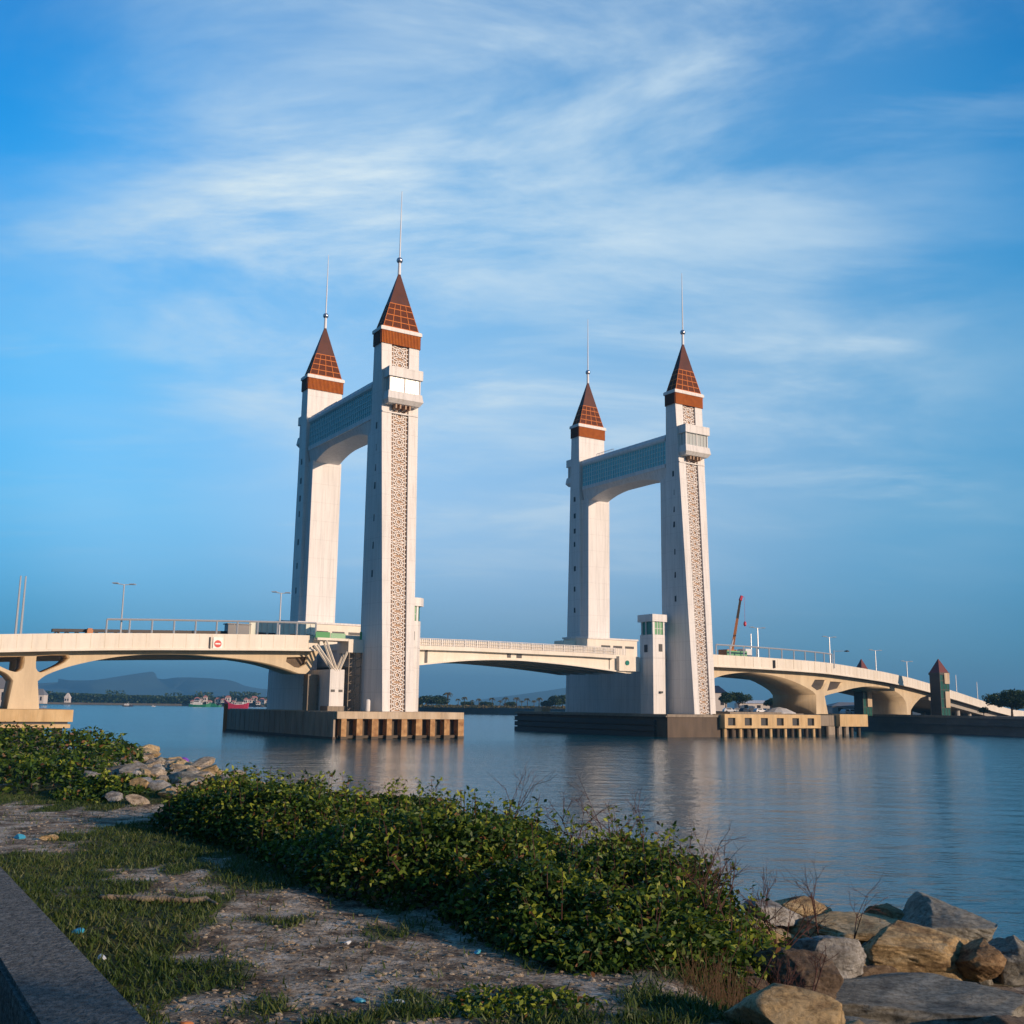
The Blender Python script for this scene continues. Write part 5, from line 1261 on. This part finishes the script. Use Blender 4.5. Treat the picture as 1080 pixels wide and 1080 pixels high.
# ------------------------------------------------------------------ boulders
def ico(level):
    bm = bmesh.new(); bmesh.ops.create_icosphere(bm, subdivisions=level, radius=1); v = np.array([x.co[:] for x in bm.verts]); f = [tuple(q.index for q in p.verts) for p in bm.faces]; bm.free(); return v, f
ICO = {l: ico(l) for l in (3, 5, 6)}
def n3(p, s):
    return (vnoise(p[:, 0]*s+3, p[:, 1]*s+p[:, 2]*s*.7)+vnoise(p[:, 1]*s+31, p[:, 2]*s+p[:, 0]*s*.6)+vnoise(p[:, 2]*s+71, p[:, 0]*s-p[:, 1]*s*.5))/3-.5
def rock(x, y, z, sx, sy, sz, rot, mat, seed, level=5, cuts=16, name='boulder', tilt=0):
    r = np.random.default_rng(seed); v, f = ICO[level]; v = v.copy()
    for i in range(cuts):
        n_ = unit(r.normal(size=3)); d = r.uniform(.45, .82); dp = v@n_; k = dp > d; v[k] -= np.outer(dp[k]-d, n_)*.93
    v *= (1+.0)
    nrm = unit(v); s0 = seed % 50
    v = v+nrm*(n3(v+s0, 1.6)*.26+n3(v+s0, 4)*.13+n3(v*np.array([1, 1, 2.4])+s0, 8)*.05)[:, None]
    if level == 3: v = v+nrm*(r.normal(size=len(v))*.012)[:, None]
    if level > 4: v = v+nrm*(n3(v*np.array([1, 1, 2])+s0, 15)*.045+n3(v+s0, 38)*.016)[:, None]
    v = v*np.array([sx, sy, sz])/.72; ct_, st2 = math.cos(tilt), math.sin(tilt)
    v = np.stack([v[:, 0]*ct_+v[:, 2]*st2, v[:, 1], -v[:, 0]*st2+v[:, 2]*ct_], 1)
    c, s = math.cos(rot), math.sin(rot); v = np.stack([v[:, 0]*c-v[:, 1]*s, v[:, 0]*s+v[:, 1]*c, v[:, 2]], 1)
    me = bpy.data.meshes.new(name); me.from_pydata(v.tolist(), [], f); (me.shade_smooth() if level > 3 else me.shade_flat()); me.materials.append(MT[mat]); o = bpy.data.objects.new(name, me); COL.objects.link(o); o.location = (x, y, z); return o
RG = 'boulders on the right bank'
RK = [  # x, y, z, half sizes, rot, material, label
 (3.75, 10.55, 2.62, .50, .46, .24, -1.0, 'sandrock', 'sunlit tawny block in the middle of the right boulders', -.1),
 (4.72, 12.0, 2.52, .42, .75, .26, -.4, 'greyrock', 'dark angular slab against the water at the upper right', .25),
 (3.75, 12.1, 2.50, .78, .6, .18, .1, 'sandrock', 'long low tawny slab behind the sunlit block', .05),
 (2.72, 9.75, 2.72, .30, .30, .19, .2, 'whiterock', 'whitish boulder left of the sunlit tawny block', 0),
 (3.05, 8.85, 2.52, .88, .62, .24, .05, 'greyrock', 'widest grey slab across the lower right', -.05),
 (4.25, 10.3, 2.58, .19, .2, .18, .6, 'orangerock', 'small rusty orange boulder near the right edge', .2),
 (4.75, 10.6, 2.5, .26, .35, .30, 0, 'greyrock', 'dark boulder at the right edge above the bottom corner', 0),
 (1.95, 7.15, 2.74, .54, .4, .15, .1, 'greyrock', 'pale grey boulder along the bottom edge, right of centre', 0),
 (2.12, 8.45, 2.80, .20, .3, .22, .3, 'brownrock', 'rounded brown boulder with dry straw beside it', 0),
 (1.66, 8.3, 2.86, .17, .2, .14, .5, 'brownrock', 'small brown boulder left of the rounded brown one', 0),
 (2.85, 12.3, 2.66, .24, .3, .14, .3, 'whiterock', 'pale boulder under the bare twigs beside the shrub', .1),
 (3.45, 13.3, 2.52, .32, .3, .13, .2, 'sandrock', 'small tawny boulder at the crest, right of the pale one', .1),
 (1.02, 7.1, 2.92, .13, .16, .12, .3, 'whiterock', 'whitish stone in the dark brush at the bottom', 0),
 (4.4, 12.9, 2.46, .28, .3, .13, .2, 'orangerock', 'boulder with an orange face left of the dark angular slab', .2),
 (.95, 6.55, 2.92, .22, .2, .10, .2, 'sandrock', 'flat tan stone at the bottom edge below the brush', 0),
 (3.75, 8.2, 2.45, .40, .4, .22, .2, 'brownrock', 'dark brown boulder in the bottom right corner', 0),
 (2.95, 7.6, 2.42, .40, .35, .16, .2, 'brownrock', 'low dark boulder filling the gap beneath the widest slab', 0),
 (3.3, 11.2, 2.42, .40, .40, .17, .2, 'sandrock', 'tawny boulder between the long slab and the whitish boulder', 0),
 (5.3, 11.6, 2.3, .45, .5, .30, .2, 'greyrock', 'grey boulder just past the right edge of the slabs', 0),
 (2.45, 11.2, 2.66, .28, .3, .14, .2, 'sandrock', 'tan boulder half under the right end of the shrub', 0),
 (4.25, 11.4, 2.38, .36, .34, .18, .9, 'greyrock', 'grey boulder wedged behind the sunlit block', 0),
]
for i, (x, y, z, a, b, c, ro, mt_, lab, tl) in enumerate(RK):
    o = rock(x, y, z-.03, a*1.14, b*1.14, c*1.12, ro, mt_, 100+i*7, 6, 18, tilt=tl); tag(o, lab, 'boulder', RG)
fi = 0
while fi < 70:
    x, y = rng.uniform(1.1, 6.2), rng.uniform(6.2, 13.6); d = float(crest_d(x, y))
    if d > .6 or d < -6.5 or x < 1.4+.09*(y-6): continue
    s = rng.uniform(.10, .24); o = rock(x, y, float(hgt(x, y))+.02, s*1.3, s, s*.7, rng.uniform(0, 3), rng.choice(['greyrock', 'brownrock', 'sandrock', 'greyrock']), 700+fi, 5 if y < 9 else 3, 14)
    tag(o, 'small stone wedged low between the big right bank boulders', 'boulder', 'small stones between the right boulders'); fi += 1
# fill of riprap below them on the water side
for i in range(46):
    f_ = rng.random(); k = rng.integers(7, 12); a_, b_2 = CREST[k-1], CREST[k]; p = a_+(b_2-a_)*f_; d = (b_2-a_)/np.hypot(*(b_2-a_)); n_ = np.array([-d[1], d[0]])
    p = p+n_*rng.uniform(.3, 3.8); s = rng.uniform(.28, .5)
    o = rock(p[0], p[1], float(hgt(p[0], p[1]))+.05, s, s*rng.uniform(.7, 1.1), s*.6, rng.uniform(0, 3), rng.choice(['greyrock', 'brownrock', 'sandrock']), 900+i, 3, 14)
    tag(o, 'riprap stone on the slope down to the water below the big boulders', 'boulder', 'riprap on the water side')
# left rubble
nl = 0
while nl < 296:
    y = 17.5+15*rng.random()**.8; x = y*rng.uniform(-.385, -.225); d = float(crest_d(x, y))
    if not(-4.6 < d < 1.2): continue
    s = rng.uniform(.10, .24)*(1.3 if rng.random() < .2 else .9)
    o = rock(x, y, float(hgt(x, y))+s*.14, s*1.45, s, s*.6, rng.uniform(0, 3), rng.choice(['palerock', 'palerock', 'palerock', 'whiterock', 'sandrock', 'sandrock', 'greyrock']), 2000+nl, 3, 22, name='rubble_stone', tilt=rng.normal()*.2)
    tag(o, 'pale stone in the sunlit rubble bank between the shrubs at left', 'stone', 'rubble bank at left'); nl += 1
bpy.context.view_layer.update()
bh = S.ray_cast(bpy.context.evaluated_depsgraph_get(), Vector((-8.5, 28.9, 8)), Vector((0, 0, -1)))
BZ = (bh[1].z if bh[0] else float(hgt(-8.5, 28.9)))+.115
BL = MB(); BL.lathe([(.13*math.sin(math.pi*i/10)+.002, -.12*math.cos(math.pi*i/10)) for i in range(11)], (-8.5, 28.9, BZ), 16)
tag(mk('ball', BL, 'purple', smooth=True, loc=(-8.5, 28.9, BZ)), label='purple ball lying on the rubble bank by the water', cat='ball')

# small stones in the open ground
v3, f3 = ICO[3]; vv = []; ff = []
bm = bmesh.new(); bmesh.ops.create_icosphere(bm, subdivisions=1, radius=1); v1 = np.array([q.co[:] for q in bm.verts]); f1 = np.array([[w_.index for w_ in q.verts] for q in bm.faces]); bm.free()
cnt = 0
for i in range(15000):
    y = 5.2+14*rng.random()**1.6; x = y*rng.uniform(-.5, .3)
    if gmask(np.array([x]), np.array([y]))[0] > .5 or crest_d(np.array([x]), np.array([y]))[0] > .5: continue
    s = .004+.017*rng.random()**4; vv.append(v1*np.array([s*1.3, s, s*.7])*(1+.4*rng.normal(size=(len(v1), 1))*.5)+np.array([x, y, float(hgt(x, y))+s*.2])); ff.append(f1+cnt); cnt += len(v1)
me = bpy.data.meshes.new('gravel'); me.from_pydata(np.vstack(vv).tolist(), [], np.vstack(ff).tolist()); me.materials.append(MT['palerock']); o = bpy.data.objects.new('gravel', me); COL.objects.link(o); tag(o, label='pale pebbles strewn over the bare ground', kind='stuff')

# grass
n = 420000; x = rng.uniform(-11, 4, n); y = 4.8+(rng.random(n)**1.5)*15; g = gmask(x, y); d = crest_d(x, y)
cl = vnoise(x/.09, y/.09)*.7+vnoise(x/.28, y/.28)*.6
k = (rng.random(n) < g*np.clip(cl*1.3-.2, 0, 1)+.05*(vnoise(x/.14+70, y/.14) > .78)+.008) & (d < -.2) & (np.abs(x) < y*.55+.6)
x, y = x[k], y[k]; n = len(x); z = hgt(x, y); hh = .02+.04*rng.random(n)+.03*(rng.random(n) > .96)
an = rng.uniform(0, 2*math.pi, n); wd = .006+.004*rng.random(n); ln = rng.normal(size=(n, 2))*.035
B0 = np.stack([x-np.cos(an)*wd, y-np.sin(an)*wd, z-.01], 1); B1 = np.stack([x+np.cos(an)*wd, y+np.sin(an)*wd, z-.01], 1)
T1_ = np.stack([x+ln[:, 0], y+ln[:, 1], z+hh], 1); T2_ = T1_+np.stack([np.cos(an)*.002, np.sin(an)*.002, 0*x], 1)
quads('grass', np.stack([B0, B1, T2_, T1_], 1), np.clip(rng.random(n)*.7+.5*(fbm(x/.8, y/.8)-.4), 0, 1), MT['grass']); tag(bpy.data.objects['grass'], label='short green grass growing in patches on the sandy bank', kind='stuff')
# dry straw at the brown boulders
for j, (cx, cy, lab) in enumerate(((2.05, 7.85, 'hanging dry straw over the rounded brown boulder'), (1.45, 7.25, 'dry straw clump left of the brown boulders'))):
    n = 220; x = cx+rng.normal(size=n)*.16; y = cy+rng.normal(size=n)*.14; z = hgt(x, y)+.0; h_ = .12+.2*rng.random(n); l_ = rng.normal(size=(n, 2))*.09
    Q = np.stack([np.stack([x-.003, y, z], 1), np.stack([x+.003, y, z], 1), np.stack([x+l_[:, 0]+.001, y+l_[:, 1]-.05, z+h_], 1), np.stack([x+l_[:, 0]-.001, y+l_[:, 1]-.05, z+h_], 1)], 1)
    o = quads('dry_straw', Q, rng.random(n), MT['dry'], loc=(cx, cy, 2.9)); tag(o, lab, 'dry straw')

# litter, driftwood
def zg(x, y): return float(hgt(x, y))
m = MB(); pts = [(-3.5, 9.72), (-3.32, 9.70), (-3.1, 9.62), (-2.9, 9.63), (-2.72, 9.54), (-2.55, 9.56), (-2.4, 9.38)]; rad = [.03, .036, .03, .04, .028, .03, .008]
P_ = arc([(a[0], a[1], zg(*a)+.03) for a in pts], 5) if False else None
pp = np.array([(a[0], a[1], zg(*a)+.03) for a in pts]); tt_ = np.linspace(0, 1, 30); k0 = np.linspace(0, 1, len(pp))
cx_ = [np.interp(tt_, k0, pp[:, i]) for i in range(3)]; rr_ = np.interp(tt_, k0, rad)*(1+.25*rng.normal(size=30)*.5); nn_ = 10
for i in range(30):
    for j in range(nn_):
        a_ = 2*math.pi*j/nn_; q_ = rr_[i]*(1+.12*math.sin(3*a_+i*.4)); m.v.append((cx_[0][i]+.15*q_*math.cos(a_), cx_[1][i]+q_*math.cos(a_), cx_[2][i]+q_*math.sin(a_)*.8))
for i in range(29):
    for j in range(nn_): m.f.append((i*nn_+j, i*nn_+(j+1) % nn_, (i+1)*nn_+(j+1) % nn_, (i+1)*nn_+j))
m.f += [tuple(range(nn_)), tuple(29*nn_+j for j in range(nn_))]
tag(mk('driftwood', m, 'wood', smooth=True, loc=(-3, 9.6, zg(-3, 9.6))), label='bleached driftwood branch lying on the grass at left', cat='driftwood')
def crumple(x, y, s, mat, label, seed, cat='litter', name='plastic_litter', flat=.4):
    o = rock(x, y, zg(x, y)+s*.2, s, s*.7, s*flat, seed, mat, seed, 3, 9, name=name); tag(o, label, cat); return o
crumple(-5.95, 13.6, .075, 'bluep', 'blue plastic bag on the grass near the left edge', 301)
crumple(-5.55, 13.5, .09, 'sandrock', 'small tan scrap beside the blue bag', 302, name='scrap')
crumple(-3.15, 8.35, .05, 'bluep', 'pale blue bag on the grass left of the wall', 303)
crumple(-2.75, 7.75, .04, 'plastic', 'white cup on the grass right of the concrete wall', 304)
crumple(-1.72, 6.15, .04, 'orange', 'orange scrap at the bottom edge beside the wall', 305, name='scrap')
crumple(-.2, 8.0, .03, 'bluep', 'pale blue scrap below the shrub mass', 306)
crumple(-.85, 6.65, .035, 'bluep', 'green blue scrap on the bare ground near the bottom', 307)
crumple(-.62, 6.6, .03, 'plastic', 'white scrap on the weeds near the bottom centre', 308)
crumple(-1.15, 8.2, .03, 'plastic', 'small white scrap on the bare ground', 309)

# ------------------------------------------------------------------ concrete wall, bottom left
WL = thing('concrete_wall', 'dark concrete wall with a flat speckled top in the bottom left corner', 'wall', (-1.2, 3.0, 3.0), 0)
wd_ = np.array([-.522, .853]); wn = np.array([.853, .522]); w0 = np.array([-.86, 2.82])
def wp(a, b, z): q = w0+wd_*a+wn*b; return (q[0], q[1], z)
m = MB()
m.hexa([wp(-7, -.25, 3.96), wp(9, -.25, 3.96), wp(9, 0, 3.96), wp(-7, 0, 3.96)], [wp(-7, -.25, 4.02), wp(9, -.25, 4.02), wp(9, 0, 4.02), wp(-7, 0, 4.02)]); 
top_o = mk('coping', m, 'parapet', WL)
bm = bmesh.new(); bm.from_mesh(top_o.data); bmesh.ops.bevel(bm, geom=bm.edges[:], offset=.012, segments=2, affect='EDGES'); bm.to_mesh(top_o.data); bm.free()
m = MB(); m.hexa([wp(-7, -.21, 2.6), wp(9, -.21, 2.6), wp(9, -.03, 2.6), wp(-7, -.03, 2.6)], [wp(-7, -.21, 3.96), wp(9, -.21, 3.96), wp(9, -.03, 3.96), wp(-7, -.03, 3.96)]); mk('wall', m, 'parapet', WL)

# ------------------------------------------------------------------ trees behind the photographer that shade the bank
for i, (x, y, h, r) in enumerate([(10.0, -6.5, 5.6, 2.8), (6.5, -9.5, 6.5, 3.2), (24, -10.5, 5.2, 2.6), (17.5, -10.5, 5.4, 2.6)]):
    tree(x, y, max(zg(x, y), .5)-.2, h, r, 'shore tree standing behind the viewer, out of the picture', 'trees behind the viewer', 5200, .22, trunk_r=.16, cz=.62)
